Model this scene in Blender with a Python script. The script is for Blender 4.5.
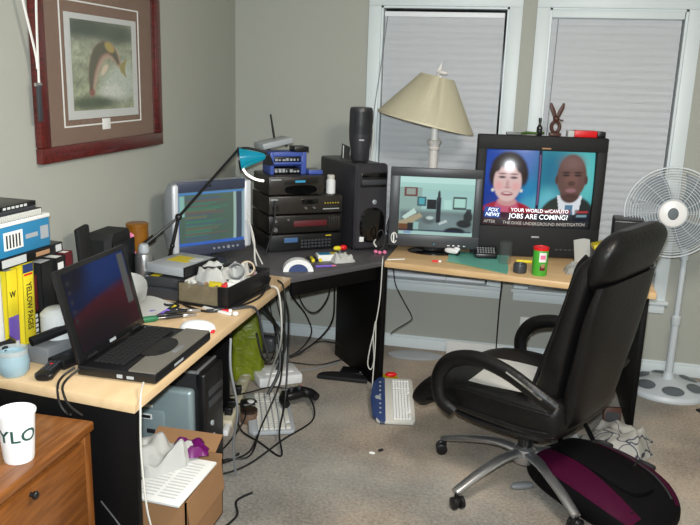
import bpy, bmesh, math, random
from mathutils import Vector, Matrix, Euler, noise as mnoise
random.seed(7)
for o in list(bpy.data.objects): bpy.data.objects.remove(o)
SC = bpy.context.scene
COL = SC.collection
PI = math.pi

# ------------------------------------------------------------------ camera
F_PX, YAW, PITCH, ROLL = 766.0, -0.21324, 0.24006, 0.03234
cd = bpy.data.cameras.new('camera'); cam = bpy.data.objects.new('camera', cd); COL.objects.link(cam)
cd.sensor_width = 36.0; cd.lens = 36.0 * F_PX / 700.0; cd.clip_start = 0.05
_f = Vector((math.sin(YAW) * math.cos(PITCH), math.cos(YAW) * math.cos(PITCH), -math.sin(PITCH)))
_r = Vector((math.cos(YAW), -math.sin(YAW), 0)); _u = _r.cross(_f)
_R = _r * math.cos(ROLL) + _u * math.sin(ROLL); _U = -_r * math.sin(ROLL) + _u * math.cos(ROLL)
CAM = Vector((1.8386, -4.8106, 1.75))
cam.matrix_world = Matrix(((_R.x, _U.x, -_f.x, CAM.x), (_R.y, _U.y, -_f.y, CAM.y), (_R.z, _U.z, -_f.z, CAM.z), (0, 0, 0, 1)))
SC.camera = cam

# ------------------------------------------------------------------ light
w = bpy.data.worlds.new('world'); SC.world = w; w.use_nodes = True
w.node_tree.nodes['Background'].inputs[0].default_value = (0.02, 0.025, 0.04, 1)
w.node_tree.nodes['Background'].inputs[1].default_value = 0.3
def area(name, loc, aim, size, power, color):
    l = bpy.data.lights.new(name, 'AREA'); l.shape = 'DISK'; l.size = size; l.energy = power; l.color = color
    o = bpy.data.objects.new(name, l); COL.objects.link(o); o.location = loc
    o.rotation_euler = (Vector(aim) - Vector(loc)).to_track_quat('-Z', 'Y').to_euler()
    return o
area('camera_flash', (1.82, -4.80, 1.83), (1.45, -0.8, 1.05), 0.05, 100, (0.90, 0.97, 1.0))
area('ceiling_lamp', (2.3, -2.9, 2.46), (2.0, -2.2, 0.0), 0.6, 44, (1.0, 0.91, 0.80))
vs = SC.view_settings
vs.view_transform = 'Standard'; vs.look = 'None'; vs.gamma = 1.0; vs.use_curve_mapping = False; vs.exposure = 0.0

# ------------------------------------------------------------------ materials
def lin(c):
    return tuple(((v / 12.92) if v <= 0.04045 else ((v + 0.055) / 1.055) ** 2.4) for v in c)
def rgb(r, g, b): return lin((r / 255.0, g / 255.0, b / 255.0))
def mat(name, c, rough=0.5, metal=0.0, var=0.06, vscale=30.0, bump=0.0, bscale=80.0, spec=0.5, trans=0.0, alpha=1.0, emit=None, estr=0.0, coat=0.0, stretch=None, sheen=0.0):
    m = bpy.data.materials.new(name); m.use_nodes = True
    nt = m.node_tree; b = nt.nodes['Principled BSDF']
    tc = nt.nodes.new('ShaderNodeTexCoord'); nz = nt.nodes.new('ShaderNodeTexNoise'); nz.inputs['Scale'].default_value = vscale
    nz.inputs['Detail'].default_value = 4
    src = tc.outputs['Object']
    if stretch:
        mp = nt.nodes.new('ShaderNodeMapping'); mp.inputs['Scale'].default_value = stretch
        nt.links.new(src, mp.inputs['Vector']); src = mp.outputs['Vector']
    nt.links.new(src, nz.inputs['Vector'])
    mx = nt.nodes.new('ShaderNodeMix'); mx.data_type = 'RGBA'
    mx.inputs[6].default_value = (*[v * (1 - var) for v in c], 1); mx.inputs[7].default_value = (*[min(1, v * (1 + var)) for v in c], 1)
    nt.links.new(nz.outputs['Fac'], mx.inputs[0]); nt.links.new(mx.outputs[2], b.inputs['Base Color'])
    b.inputs['Roughness'].default_value = rough; b.inputs['Metallic'].default_value = metal
    b.inputs['Specular IOR Level'].default_value = spec
    b.inputs['Transmission Weight'].default_value = trans; b.inputs['Alpha'].default_value = alpha
    b.inputs['Coat Weight'].default_value = coat; b.inputs['Coat Roughness'].default_value = 0.12
    if sheen: b.inputs['Sheen Weight'].default_value = sheen
    if emit: b.inputs['Emission Color'].default_value = (*emit, 1); b.inputs['Emission Strength'].default_value = estr
    if bump:
        n2 = nt.nodes.new('ShaderNodeTexNoise'); n2.inputs['Scale'].default_value = bscale; n2.inputs['Detail'].default_value = 3
        nt.links.new(src, n2.inputs['Vector'])
        bp = nt.nodes.new('ShaderNodeBump'); bp.inputs['Strength'].default_value = bump; bp.inputs['Distance'].default_value = 0.01
        nt.links.new(n2.outputs['Fac'], bp.inputs['Height']); nt.links.new(bp.outputs['Normal'], b.inputs['Normal'])
    return m
def mat_wood(name, c1, c2, scale=(2, 14, 14), rough=0.45, coat=0.0, dist=3.0):
    m = mat(name, c1, rough=rough, coat=coat); nt = m.node_tree; b = nt.nodes['Principled BSDF']
    tc = nt.nodes.new('ShaderNodeTexCoord'); mp = nt.nodes.new('ShaderNodeMapping'); mp.inputs['Scale'].default_value = scale
    nz = nt.nodes.new('ShaderNodeTexNoise'); nz.inputs['Scale'].default_value = 2.2; nz.inputs['Detail'].default_value = 6; nz.inputs['Distortion'].default_value = dist
    cr = nt.nodes.new('ShaderNodeValToRGB'); cr.color_ramp.elements[0].color = (*c1, 1); cr.color_ramp.elements[1].color = (*c2, 1)
    cr.color_ramp.elements[0].position = 0.35; cr.color_ramp.elements[1].position = 0.68
    nt.links.new(tc.outputs['Object'], mp.inputs['Vector']); nt.links.new(mp.outputs['Vector'], nz.inputs['Vector'])
    nt.links.new(nz.outputs['Fac'], cr.inputs['Fac']); nt.links.new(cr.outputs['Color'], b.inputs['Base Color'])
    return m
def mat_picture(name, emis=0.0, rough=0.5, spec=0.5, base=1.0):
    m = bpy.data.materials.new(name); m.use_nodes = True; nt = m.node_tree; b = nt.nodes['Principled BSDF']
    at = nt.nodes.new('ShaderNodeAttribute'); at.attribute_name = 'Col'
    if emis:
        b.inputs['Base Color'].default_value = (0.005, 0.005, 0.006, 1)
        nt.links.new(at.outputs['Color'], b.inputs['Emission Color']); b.inputs['Emission Strength'].default_value = emis
    else: nt.links.new(at.outputs['Color'], b.inputs['Base Color'])
    b.inputs['Roughness'].default_value = rough; b.inputs['Specular IOR Level'].default_value = spec
    return m
M = {}
M['wall'] = mat('wall_paint', rgb(170, 171, 162), 0.75, var=0.03, vscale=3, bump=0.08, bscale=160)
M['ceil'] = mat('ceiling_paint', rgb(215, 212, 205), 0.9, var=0.02, bump=0.2, bscale=120)
M['trimw'] = mat('trim_white', rgb(218, 226, 228), 0.45, var=0.02)
M['blind'] = mat('blind_white', rgb(240, 242, 245), 0.5, var=0.01)
M['night'] = mat('night_glass', rgb(14, 16, 20), 0.08, var=0.0)
M['plate'] = mat('outlet_plate', rgb(225, 225, 220), 0.4)
M['desk'] = mat_wood('desk_beech', rgb(206, 176, 134), rgb(220, 190, 150), (6, 1.2, 6), 0.4, dist=1.0)
M['desk2'] = mat_wood('desk_beech_cross', rgb(204, 168, 120), rgb(218, 184, 138), (1.2, 6, 6), 0.4, dist=1.0)
M['deskdark'] = mat('desk_dark_top', rgb(82, 80, 83), 0.35, var=0.05)
M['blackpanel'] = mat('black_panel', rgb(9, 8, 9), 0.5, var=0.1, spec=0.2)
M['oak'] = mat_wood('oak_cabinet', rgb(108, 62, 24), rgb(142, 86, 38), (14, 1.2, 14), 0.35, coat=0.2, dist=1.6)
M['oakz'] = mat_wood('oak_cabinet_vertical', rgb(108, 62, 24), rgb(142, 86, 38), (14, 14, 1.2), 0.35, coat=0.2, dist=1.6)
M['frame'] = mat_wood('frame_mahogany', rgb(66, 18, 16), rgb(104, 30, 26), (12, 2, 12), 0.3, coat=0.4)
M['matboard'] = mat('mat_board_brown', rgb(116, 86, 66), 0.9, var=0.25, vscale=60)
M['paperw'] = mat('paper_white', rgb(232, 232, 228), 0.8, var=0.03)
M['papergrey'] = mat('paper_grey', rgb(196, 198, 196), 0.8, var=0.05)
M['white'] = mat('white_plastic', rgb(232, 232, 232), 0.35, var=0.02)
M['offwhite'] = mat('offwhite_plastic', rgb(205, 203, 195), 0.45, var=0.04)
M['beige'] = mat('beige_plastic', rgb(196, 188, 162), 0.5, var=0.04)
M['grey'] = mat('grey_plastic', rgb(120, 122, 124), 0.45, var=0.05)
M['lgrey'] = mat('light_grey_plastic', rgb(165, 170, 174), 0.4, var=0.04)
M['palm'] = mat('palm_rest_grey', rgb(112, 108, 100), 0.45)
M['dgrey'] = mat('dark_grey_plastic', rgb(58, 60, 64), 0.4, var=0.06)
M['black'] = mat('black_plastic', rgb(20, 20, 22), 0.35, var=0.1)
M['blackgloss'] = mat('black_gloss', rgb(12, 12, 14), 0.12, var=0.05)
M['blackmat'] = mat('black_matte', rgb(18, 18, 20), 0.7, var=0.1)
M['stereo'] = mat('stereo_black', rgb(30, 27, 25), 0.3, var=0.1)
M['stereo2'] = mat('stereo_brownish', rgb(44, 40, 37), 0.3, var=0.1)
M['tower'] = mat('tower_charcoal', rgb(50, 49, 54), 0.36, var=0.08)
M['leather'] = mat('black_leather', rgb(11, 10, 11), 0.42, var=0.2, bump=0.2, bscale=60, spec=0.35)
M['silver'] = mat('silver_paint', rgb(176, 182, 192), 0.32, 0.5, var=0.03)
M['silverlight'] = mat('silver_light', rgb(214, 217, 222), 0.3, 0.15, var=0.02)
M['bluesilver'] = mat('slate_bezel', rgb(66, 72, 92), 0.35, 0.2, var=0.05)
M['steel'] = mat('brushed_steel', rgb(190, 190, 192), 0.28, 0.9, var=0.08)
M['chrome'] = mat('chrome', rgb(215, 215, 215), 0.12, 1.0, var=0.02)
M['galv'] = mat('galvanised_sheet', rgb(150, 168, 172), 0.42, 0.45, var=0.06)
M['blue'] = mat('blue_plastic', rgb(68, 90, 170), 0.4, var=0.06)
M['navy'] = mat('navy_blue', rgb(48, 66, 112), 0.4, var=0.05)
M['purple'] = mat('purple_plastic', rgb(120, 90, 190), 0.45)
M['magenta'] = mat('magenta_foil', rgb(140, 28, 130), 0.35)
M['green'] = mat('green_plastic', rgb(36, 110, 72), 0.45)
M['lime'] = mat('lime_bag', rgb(158, 172, 40), 0.35, var=0.4, vscale=24, bump=1.0, bscale=22)
M['leaf'] = mat('leaf_green', rgb(70, 100, 40), 0.6, var=0.3)
M['cangreen'] = mat('can_green', rgb(70, 165, 50), 0.4, var=0.05)
M['red'] = mat('red_plastic', rgb(220, 20, 28), 0.4, var=0.05)
M['dred'] = mat('dark_red', rgb(92, 22, 30), 0.5, var=0.1)
M['yellow'] = mat('yellow', rgb(228, 208, 40), 0.5, var=0.05)
M['yelcover'] = mat('yellow_cover', rgb(236, 214, 46), 0.5, var=0.04)
M['amber'] = mat('amber', rgb(132, 84, 22), 0.3, var=0.3, vscale=25)
M['pink'] = mat('pink', rgb(226, 120, 160), 0.5)
M['teal'] = mat('teal_sheet', rgb(150, 236, 222), 0.3, var=0.08)
M['cbox'] = mat('cardboard', rgb(150, 112, 76), 0.85, var=0.08, vscale=12)
M['bluebox'] = mat('blue_box', rgb(46, 128, 172), 0.45, var=0.05)
M['brown'] = mat('brown_wood', rgb(74, 40, 30), 0.5, var=0.15)
M['shade'] = mat('lamp_shade_linen', rgb(240, 234, 210), 0.8, var=0.03, vscale=90, bump=0.1)
M['lampw'] = mat('lamp_post_white', rgb(214, 210, 206), 0.4)
M['clear'] = mat('clear_plastic', rgb(110, 116, 116), 0.06, alpha=0.10, var=0.0)
M['clearg'] = mat('clear_film', rgb(200, 206, 206), 0.15, alpha=0.45, var=0.1)
M['glasspic'] = mat('picture_glass', rgb(200, 205, 205), 0.05, alpha=0.05, var=0.0)
M['smoke'] = mat('smoky_tray', rgb(140, 128, 104), 0.15, alpha=0.55, var=0.3, vscale=14)
M['darkglass'] = mat('dark_glass', rgb(30, 30, 32), 0.06, var=0.1)
M['wax'] = mat('candle_wax', rgb(150, 176, 186), 0.4, var=0.1)
M['fan'] = mat('fan_grey_white', rgb(196, 203, 208), 0.4, var=0.03)
M['fandark'] = mat('fan_base_window', rgb(92, 100, 106), 0.4)
M['fanblade'] = mat('fan_blade', rgb(150, 160, 168), 0.3, alpha=0.75)
M['maroon'] = mat('maroon_nylon', rgb(80, 15, 52), 0.65, spec=0.15, var=0.15, bump=0.2, bscale=90)
M['nylon'] = mat('black_nylon', rgb(9, 8, 10), 0.75, spec=0.1, var=0.2, bump=0.25, bscale=90)
M['cloth'] = mat('white_cloth', rgb(205, 203, 198), 0.9, var=0.08, bump=0.3, bscale=40)
M['cable'] = mat('cable_black', rgb(18, 18, 19), 0.5)
M['cablew'] = mat('cable_white', rgb(205, 203, 196), 0.5)
M['cableg'] = mat('cable_grey', rgb(130, 134, 136), 0.5)
M['gold'] = mat('gold_label', rgb(206, 186, 30), 0.5)
M['ink'] = mat('ink_dark', rgb(20, 20, 24), 0.6)
M['inkgreen'] = mat('ink_green', rgb(36, 72, 64), 0.6)
M['palering'] = mat('pale_card', rgb(196, 176, 152), 0.8)
M['darktan'] = mat('dark_tan', rgb(110, 86, 68), 0.7)
M['darkbrown'] = mat('dark_brown', rgb(44, 30, 26), 0.5)
M['tan'] = mat('tan_cork', rgb(170, 130, 96), 0.8, var=0.1)
M['teallamp'] = mat('teal_lamp_shade', rgb(10, 84, 130), 0.15, var=0.6, vscale=22, emit=rgb(10, 150, 150), estr=0.6)
M['warm'] = mat('bulb_and_rim_glow', rgb(255, 245, 230), 0.4, emit=(1, 0.95, 0.85), estr=1.6)  # emission for the desk lamp bulb and for the imitated lit rim strip
M['lcdon'] = mat('indicator', rgb(60, 150, 190), 0.3, emit=rgb(40, 110, 150), estr=0.25)
M['lblue'] = mat('display_blue', rgb(70, 100, 140), 0.3, emit=rgb(60, 90, 130), estr=0.25)
M['txtw'] = mat('screen_text_white', rgb(230, 235, 240), 0.4, emit=rgb(235, 240, 245), estr=0.9)
M['txtr'] = mat('screen_text_red', rgb(200, 40, 40), 0.4, emit=rgb(235, 120, 110), estr=0.9)
M['txtg'] = mat('screen_text_grey', rgb(150, 150, 150), 0.4, emit=rgb(150, 140, 130), estr=0.7)
def mat_cloth():
    m = mat('white_cloth_lines', rgb(214, 212, 206), 0.9, bump=0.3, bscale=40); nt = m.node_tree; b = nt.nodes['Principled BSDF']
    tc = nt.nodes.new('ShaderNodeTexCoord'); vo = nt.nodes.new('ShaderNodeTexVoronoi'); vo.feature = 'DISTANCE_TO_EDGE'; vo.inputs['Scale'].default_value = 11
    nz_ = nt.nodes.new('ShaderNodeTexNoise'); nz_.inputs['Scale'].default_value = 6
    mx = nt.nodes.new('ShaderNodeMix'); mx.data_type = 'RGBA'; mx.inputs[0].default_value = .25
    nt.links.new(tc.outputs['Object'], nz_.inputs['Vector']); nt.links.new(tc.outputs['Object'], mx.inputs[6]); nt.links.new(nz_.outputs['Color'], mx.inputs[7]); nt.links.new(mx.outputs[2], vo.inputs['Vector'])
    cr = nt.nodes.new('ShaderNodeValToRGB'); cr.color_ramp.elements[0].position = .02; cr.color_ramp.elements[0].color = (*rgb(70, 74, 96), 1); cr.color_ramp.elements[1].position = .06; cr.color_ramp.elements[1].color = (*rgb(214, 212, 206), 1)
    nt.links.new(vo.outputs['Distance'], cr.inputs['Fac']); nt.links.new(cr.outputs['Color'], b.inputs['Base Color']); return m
M['clothline'] = mat_cloth()
# carpet
def mat_carpet():
    m = mat('carpet', rgb(150, 136, 124), 0.95, var=0.0); nt = m.node_tree; b = nt.nodes['Principled BSDF']
    tc = nt.nodes.new('ShaderNodeTexCoord')
    n1 = nt.nodes.new('ShaderNodeTexNoise'); n1.inputs['Scale'].default_value = 2.2; n1.inputs['Detail'].default_value = 5
    n2 = nt.nodes.new('ShaderNodeTexNoise'); n2.inputs['Scale'].default_value = 70; n2.inputs['Detail'].default_value = 5
    n3 = nt.nodes.new('ShaderNodeTexNoise'); n3.inputs['Scale'].default_value = 260; n3.inputs['Detail'].default_value = 3
    for n in (n1, n2, n3): nt.links.new(tc.outputs['Object'], n.inputs['Vector'])
    ma = nt.nodes.new('ShaderNodeMath'); ma.operation = 'MULTIPLY_ADD'; ma.inputs[1].default_value = 0.40
    nt.links.new(n2.outputs['Fac'], ma.inputs[0])
    mb = nt.nodes.new('ShaderNodeMath'); mb.operation = 'MULTIPLY'; mb.inputs[1].default_value = 0.60
    nt.links.new(n1.outputs['Fac'], mb.inputs[0]); nt.links.new(mb.outputs[0], ma.inputs[2])
    cr = nt.nodes.new('ShaderNodeValToRGB'); e = cr.color_ramp.elements
    e[0].position = 0.36; e[0].color = (*rgb(126, 116, 105), 1); e[1].position = 0.64; e[1].color = (*rgb(198, 184, 168), 1)
    nt.links.new(ma.outputs[0], cr.inputs['Fac'])
    n4 = nt.nodes.new('ShaderNodeTexNoise'); n4.inputs['Scale'].default_value = 0.9; n4.inputs['Detail'].default_value = 4; nt.links.new(tc.outputs['Object'], n4.inputs['Vector'])
    c4 = nt.nodes.new('ShaderNodeValToRGB'); c4.color_ramp.elements[0].position = 0.42; c4.color_ramp.elements[1].position = 0.58
    c4.color_ramp.elements[0].color = (0.74, 0.83, 0.90, 1); c4.color_ramp.elements[1].color = (1.08, 1.02, 0.95, 1); nt.links.new(n4.outputs['Fac'], c4.inputs['Fac'])
    m4 = nt.nodes.new('ShaderNodeMix'); m4.data_type = 'RGBA'; m4.blend_type = 'MULTIPLY'; m4.inputs[0].default_value = 1.0
    nt.links.new(cr.outputs['Color'], m4.inputs[6]); nt.links.new(c4.outputs['Color'], m4.inputs[7]); nt.links.new(m4.outputs[2], b.inputs['Base Color'])
    bp = nt.nodes.new('ShaderNodeBump'); bp.inputs['Strength'].default_value = 0.9; bp.inputs['Distance'].default_value = 0.012
    nt.links.new(n3.outputs['Fac'], bp.inputs['Height']); nt.links.new(bp.outputs['Normal'], b.inputs['Normal'])
    b.inputs['Sheen Weight'].default_value = 0.2; b.inputs['Specular IOR Level'].default_value = 0.1
    return m
M['carpet'] = mat_carpet()

# ------------------------------------------------------------------ mesh helpers
class B:
    """collects shapes, then links them as ONE mesh object"""
    def __init__(s): s.bm = bmesh.new(); s.mats = []; s.mi = 0
    def m(s, name):
        if name not in s.mats: s.mats.append(name)
        s.mi = s.mats.index(name); return s
    def _join(s, t, mtx=None):
        if mtx is not None: t.transform(mtx)
        vm = {v: s.bm.verts.new(v.co) for v in t.verts}
        for f in t.faces:
            try: nf = s.bm.faces.new([vm[v] for v in f.verts]); nf.material_index = s.mi
            except ValueError: pass
        t.free(); return s
    def box(s, x0, x1, y0, y1, z0, z1, bev=0.0, seg=2, mtx=None, taper=None):
        t = bmesh.new(); bmesh.ops.create_cube(t, size=1.0)
        for v in t.verts:
            v.co = Vector(((x0 + x1) / 2 + v.co.x * (x1 - x0), (y0 + y1) / 2 + v.co.y * (y1 - y0), (z0 + z1) / 2 + v.co.z * (z1 - z0)))
        if taper: taper(t)
        if bev: bmesh.ops.bevel(t, geom=list(t.edges), offset=bev, segments=seg, affect='EDGES', profile=0.5)
        return s._join(t, mtx)
    def prism(s, poly, z0, z1, mtx=None, bev=0.0):
        t = bmesh.new(); a = [t.verts.new((p[0], p[1], z0)) for p in poly]; b = [t.verts.new((p[0], p[1], z1)) for p in poly]
        t.faces.new(a[::-1]); t.faces.new(b); n = len(poly)
        for i in range(n): t.faces.new((a[i], a[(i + 1) % n], b[(i + 1) % n], b[i]))
        bmesh.ops.recalc_face_normals(t, faces=t.faces)
        if bev: bmesh.ops.bevel(t, geom=[e for e in t.edges], offset=bev, segments=2, affect='EDGES', profile=0.5)
        return s._join(t, mtx)
    def lathe(s, prof, n=24, mtx=None, sx=1.0, sy=1.0, cap=True):
        t = bmesh.new(); rings = []
        for r, z in prof: rings.append([t.verts.new((r * sx * math.cos(2 * PI * i / n), r * sy * math.sin(2 * PI * i / n), z)) for i in range(n)])
        for a, b in zip(rings, rings[1:]):
            for i in range(n): t.faces.new((a[i], a[(i + 1) % n], b[(i + 1) % n], b[i]))
        if cap: t.faces.new(rings[0][::-1]); t.faces.new(rings[-1])
        return s._join(t, mtx)
    def cyl(s, p0, p1, r0, r1=None, n=14):
        r1 = r0 if r1 is None else r1; p0 = Vector(p0); p1 = Vector(p1); d = p1 - p0
        q = d.to_track_quat('Z', 'Y').to_matrix().to_4x4(); q.translation = p0
        return s.lathe([(r0, 0), (r1, d.length)], n, q)
    def tube(s, pts, r, n=8, smooth=6, flat=None, up=(0, 0, 1)):
        P = [Vector(p) for p in pts]
        if smooth and len(P) > 2: P = catmull(P, smooth)
        R = r if callable(r) else (lambda t: r)
        t = bmesh.new(); rings = []; nx = None
        for i, p in enumerate(P):
            d = (P[min(i + 1, len(P) - 1)] - P[max(i - 1, 0)]).normalized()
            if flat:
                nx = Vector(up).cross(d)
                nx = nx.normalized() if nx.length > 1e-4 else Vector((1, 0, 0))
            elif nx is None: nx = d.orthogonal().normalized()
            else: nx = (nx - d * nx.dot(d)).normalized()
            ny = d.cross(nx); rr = R(i / (len(P) - 1)); fx, fy = flat or (1, 1)
            rings.append([t.verts.new(p + nx * math.cos(2 * PI * k / n) * rr * fx + ny * math.sin(2 * PI * k / n) * rr * fy) for k in range(n)])
        for a, b in zip(rings, rings[1:]):
            for k in range(n): t.faces.new((a[k], a[(k + 1) % n], b[(k + 1) % n], b[k]))
        t.faces.new(rings[0][::-1]); t.faces.new(rings[-1])
        return s._join(t)
    def loft(s, rings, cap=True, mtx=None):
        t = bmesh.new(); R = [[t.verts.new(p) for p in r] for r in rings]; n = len(R[0])
        for a, b in zip(R, R[1:]):
            for k in range(n): t.faces.new((a[k], a[(k + 1) % n], b[(k + 1) % n], b[k]))
        if cap: t.faces.new(R[0][::-1]); t.faces.new(R[-1])
        bmesh.ops.recalc_face_normals(t, faces=t.faces)
        return s._join(t, mtx)
    def sell(s, c, r, e=0.6, n=28, k=14, mtx=None, e2=None):
        """superellipsoid"""
        e2 = e if e2 is None else e2
        sp = lambda v, p: math.copysign(abs(v) ** p, v)
        rings = []
        for i in range(k + 1):
            a = -PI / 2 + PI * i / k; a = max(-PI / 2 + 1e-3, min(PI / 2 - 1e-3, a))
            rings.append([Vector((c[0] + r[0] * sp(math.cos(a), e) * sp(math.cos(2 * PI * j / n), e2), c[1] + r[1] * sp(math.cos(a), e) * sp(math.sin(2 * PI * j / n), e2), c[2] + r[2] * sp(math.sin(a), e))) for j in range(n)])
        return s.loft(rings, mtx=mtx)
    def poly(s, pts):
        f = s.bm.faces.new([s.bm.verts.new(Vector(p)) for p in pts]); f.material_index = s.mi; return s
    def grid(s, nu, nv, fn, mtx=None):
        t = bmesh.new(); V = [[t.verts.new(fn(i / nu, j / nv)) for i in range(nu + 1)] for j in range(nv + 1)]
        for j in range(nv):
            for i in range(nu): t.faces.new((V[j][i], V[j][i + 1], V[j + 1][i + 1], V[j + 1][i]))
        return s._join(t, mtx)
    def thick(s, d):
        """give an open sheet its thickness"""
        r = bmesh.ops.solidify(s.bm, geom=list(s.bm.faces), thickness=d); return s
    def ob(s, name, mats=None, parent=None, angle=0.6, **kw):
        me = bpy.data.meshes.new(name); s.bm.to_mesh(me); s.bm.free()
        names = s.mats or [mats]
        for n in names: me.materials.append(M[n])
        for p in me.polygons: p.use_smooth = True
        me.set_sharp_from_angle(angle=angle)
        o = bpy.data.objects.new(name, me); COL.objects.link(o)
        if parent: o.parent = parent
        for k_, v in kw.items(): o[k_] = v
        return o
def catmull(P, k):
    out = []
    for i in range(len(P) - 1):
        a = P[max(i - 1, 0)]; b = P[i]; c = P[i + 1]; d = P[min(i + 2, len(P) - 1)]
        for j in range(k):
            t = j / k
            out.append(0.5 * ((2 * b) + (c - a) * t + (2 * a - 5 * b + 4 * c - d) * t * t + (3 * b - a - 3 * c + d) * t ** 3))
    out.append(P[-1]); return out
def T(loc=(0, 0, 0), rx=0, ry=0, rz=0):
    m = Euler((math.radians(rx), math.radians(ry), math.radians(rz))).to_matrix().to_4x4(); m.translation = Vector(loc); return m
def thing(name, label, cat, loc=(0, 0, 0), rz=0.0, group=None, rx=0.0, ry=0.0):
    o = bpy.data.objects.new(name, None); COL.objects.link(o); o.location = loc
    o.rotation_euler = (math.radians(rx), math.radians(ry), math.radians(rz)); o.empty_display_size = 0.05
    o['label'] = label; o['category'] = cat
    if group: o['group'] = group
    return o
def tag(o, label, cat, group=None, loc=None, rz=None):
    o['label'] = label; o['category'] = cat
    if group: o['group'] = group
    if loc is not None: o.location = loc
    if rz is not None: o.rotation_euler = (0, 0, math.radians(rz))
    return o
def struct(o): o['kind'] = 'structure'; return o
def sring(cx, cy, w_, h_, e, n, fn):
    """superellipse ring mapped by fn(a,b)->Vector"""
    sp = lambda v: math.copysign(abs(v) ** e, v)
    return [fn(cx + w_ * sp(math.cos(2 * PI * k / n)), cy + h_ * sp(math.sin(2 * PI * k / n))) for k in range(n)]
def text_mesh(txt, size, extrude=0.0004, align='CENTER', sx=1.0, shear=0.0, bold=0.012):
    c = bpy.data.curves.new('t', 'FONT'); c.body = txt; c.size = size; c.extrude = extrude; c.offset = bold * size; c.align_x = align; c.align_y = 'CENTER'; c.shear = shear; c.resolution_u = 3
    o = bpy.data.objects.new('t', c); COL.objects.link(o)
    bpy.context.view_layer.update()
    me = bpy.data.meshes.new_from_object(o.evaluated_get(bpy.context.evaluated_depsgraph_get()))
    bpy.data.objects.remove(o); bpy.data.curves.remove(c)
    for v in me.vertices: v.co.x *= sx
    return me
def text(name, txt, size, matname, parent, fn, sx=1.0, align='CENTER', fit=None, shear=0.0, bold=0.012, cuts=0, **kw):
    """fn(x, y, z) maps flat text into the parent's space"""
    me = text_mesh(txt, size, align=align, sx=sx, shear=shear)
    if cuts:
        bm_ = bmesh.new(); bm_.from_mesh(me); bmesh.ops.triangulate(bm_, faces=bm_.faces); bmesh.ops.subdivide_edges(bm_, edges=bm_.edges, cuts=cuts, use_grid_fill=True); bm_.to_mesh(me); bm_.free()
    if fit:
        xs = [v.co.x for v in me.vertices]; k = fit / (max(xs) - min(xs))
        for v in me.vertices: v.co.x *= k
    for v in me.vertices: v.co = Vector(fn(v.co.x, v.co.y, v.co.z))
    me.materials.append(M[matname]); me.name = name
    o = bpy.data.objects.new(name, me); COL.objects.link(o); o.parent = parent
    for k_, v in kw.items(): o[k_] = v
    return o
# ---- pictures shown on screens / printed on paper: colour grid painted by soft shapes
def sstep(e0, e1, x):
    t = max(0.0, min(1.0, (x - e0) / (e1 - e0) if e1 != e0 else (1.0 if x > e0 else 0.0))); return t * t * (3 - 2 * t)
class Paint:
    def __init__(s, bg): s.ops = [bg]
    def ell(s, cx, cy, rx, ry, c, soft=0.15, rot=0.0):
        c = rgb(*c); ca, sa = math.cos(rot), math.sin(rot)
        def f(u, v, col):
            du, dv = u - cx, v - cy; x = (du * ca + dv * sa) / rx; y = (-du * sa + dv * ca) / ry
            a = 1 - sstep(1 - soft, 1 + soft, math.hypot(x, y)); return tuple(p + (q - p) * a for p, q in zip(col, c)) if a > 0 else col
        s.ops.append(f); return s
    def rect(s, u0, u1, v0, v1, c, soft=0.004, a_=1.0):
        c = rgb(*c)
        def f(u, v, col):
            a = a_ * sstep(u0 - soft, u0 + soft, u) * (1 - sstep(u1 - soft, u1 + soft, u)) * sstep(v0 - soft, v0 + soft, v) * (1 - sstep(v1 - soft, v1 + soft, v))
            return tuple(p + (q - p) * a for p, q in zip(col, c)) if a > 0 else col
        s.ops.append(f); return s
    def pol(s, pts, c):
        c = rgb(*c)
        def f(u, v, col):
            ins = False; n = len(pts)
            for i in range(n):
                x1, y1 = pts[i]; x2, y2 = pts[(i + 1) % n]
                if (y1 > v) != (y2 > v) and u < (x2 - x1) * (v - y1) / (y2 - y1) + x1: ins = not ins
            return c if ins else col
        s.ops.append(f); return s
    def fn(s, f): s.ops.append(f); return s
    def __call__(s, u, v):
        col = s.ops[0](u, v)
        for f in s.ops[1:]: col = f(u, v, col)
        return col
def picture(name, matname, parent, nu, nv, fn, paint, **kw):
    b = B(); b.grid(nu, nv, fn); o = b.ob(name, matname, parent, angle=3.0, **kw); me = o.data
    ca = me.color_attributes.new('Col', 'FLOAT_COLOR', 'POINT')
    k = 0
    for j in range(nv + 1):
        for i in range(nu + 1):
            ca.data[k].color = (*paint(i / nu, j / nv), 1); k += 1
    return o
def grad(c0, c1, axis='v'):
    a, b = rgb(*c0), rgb(*c1); return lambda u, v: tuple(p + (q - p) * (v if axis == 'v' else u) for p, q in zip(a, b))
def nz(u, v, s, seed=0): return mnoise.noise(Vector((u * s, v * s, seed)))
M['tvpic'] = mat_picture('tv_picture', emis=0.85, rough=0.12)
M['lcdpic'] = mat_picture('lcd_picture', emis=0.85, rough=0.4, spec=0.2)
M['crtpic'] = mat_picture('crt_picture', emis=0.75, rough=0.2)
M['lappic'] = mat_picture('laptop_picture', emis=0.45, rough=0.5, spec=0.15)
M['artpic'] = mat_picture('art_print', rough=0.8)

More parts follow.
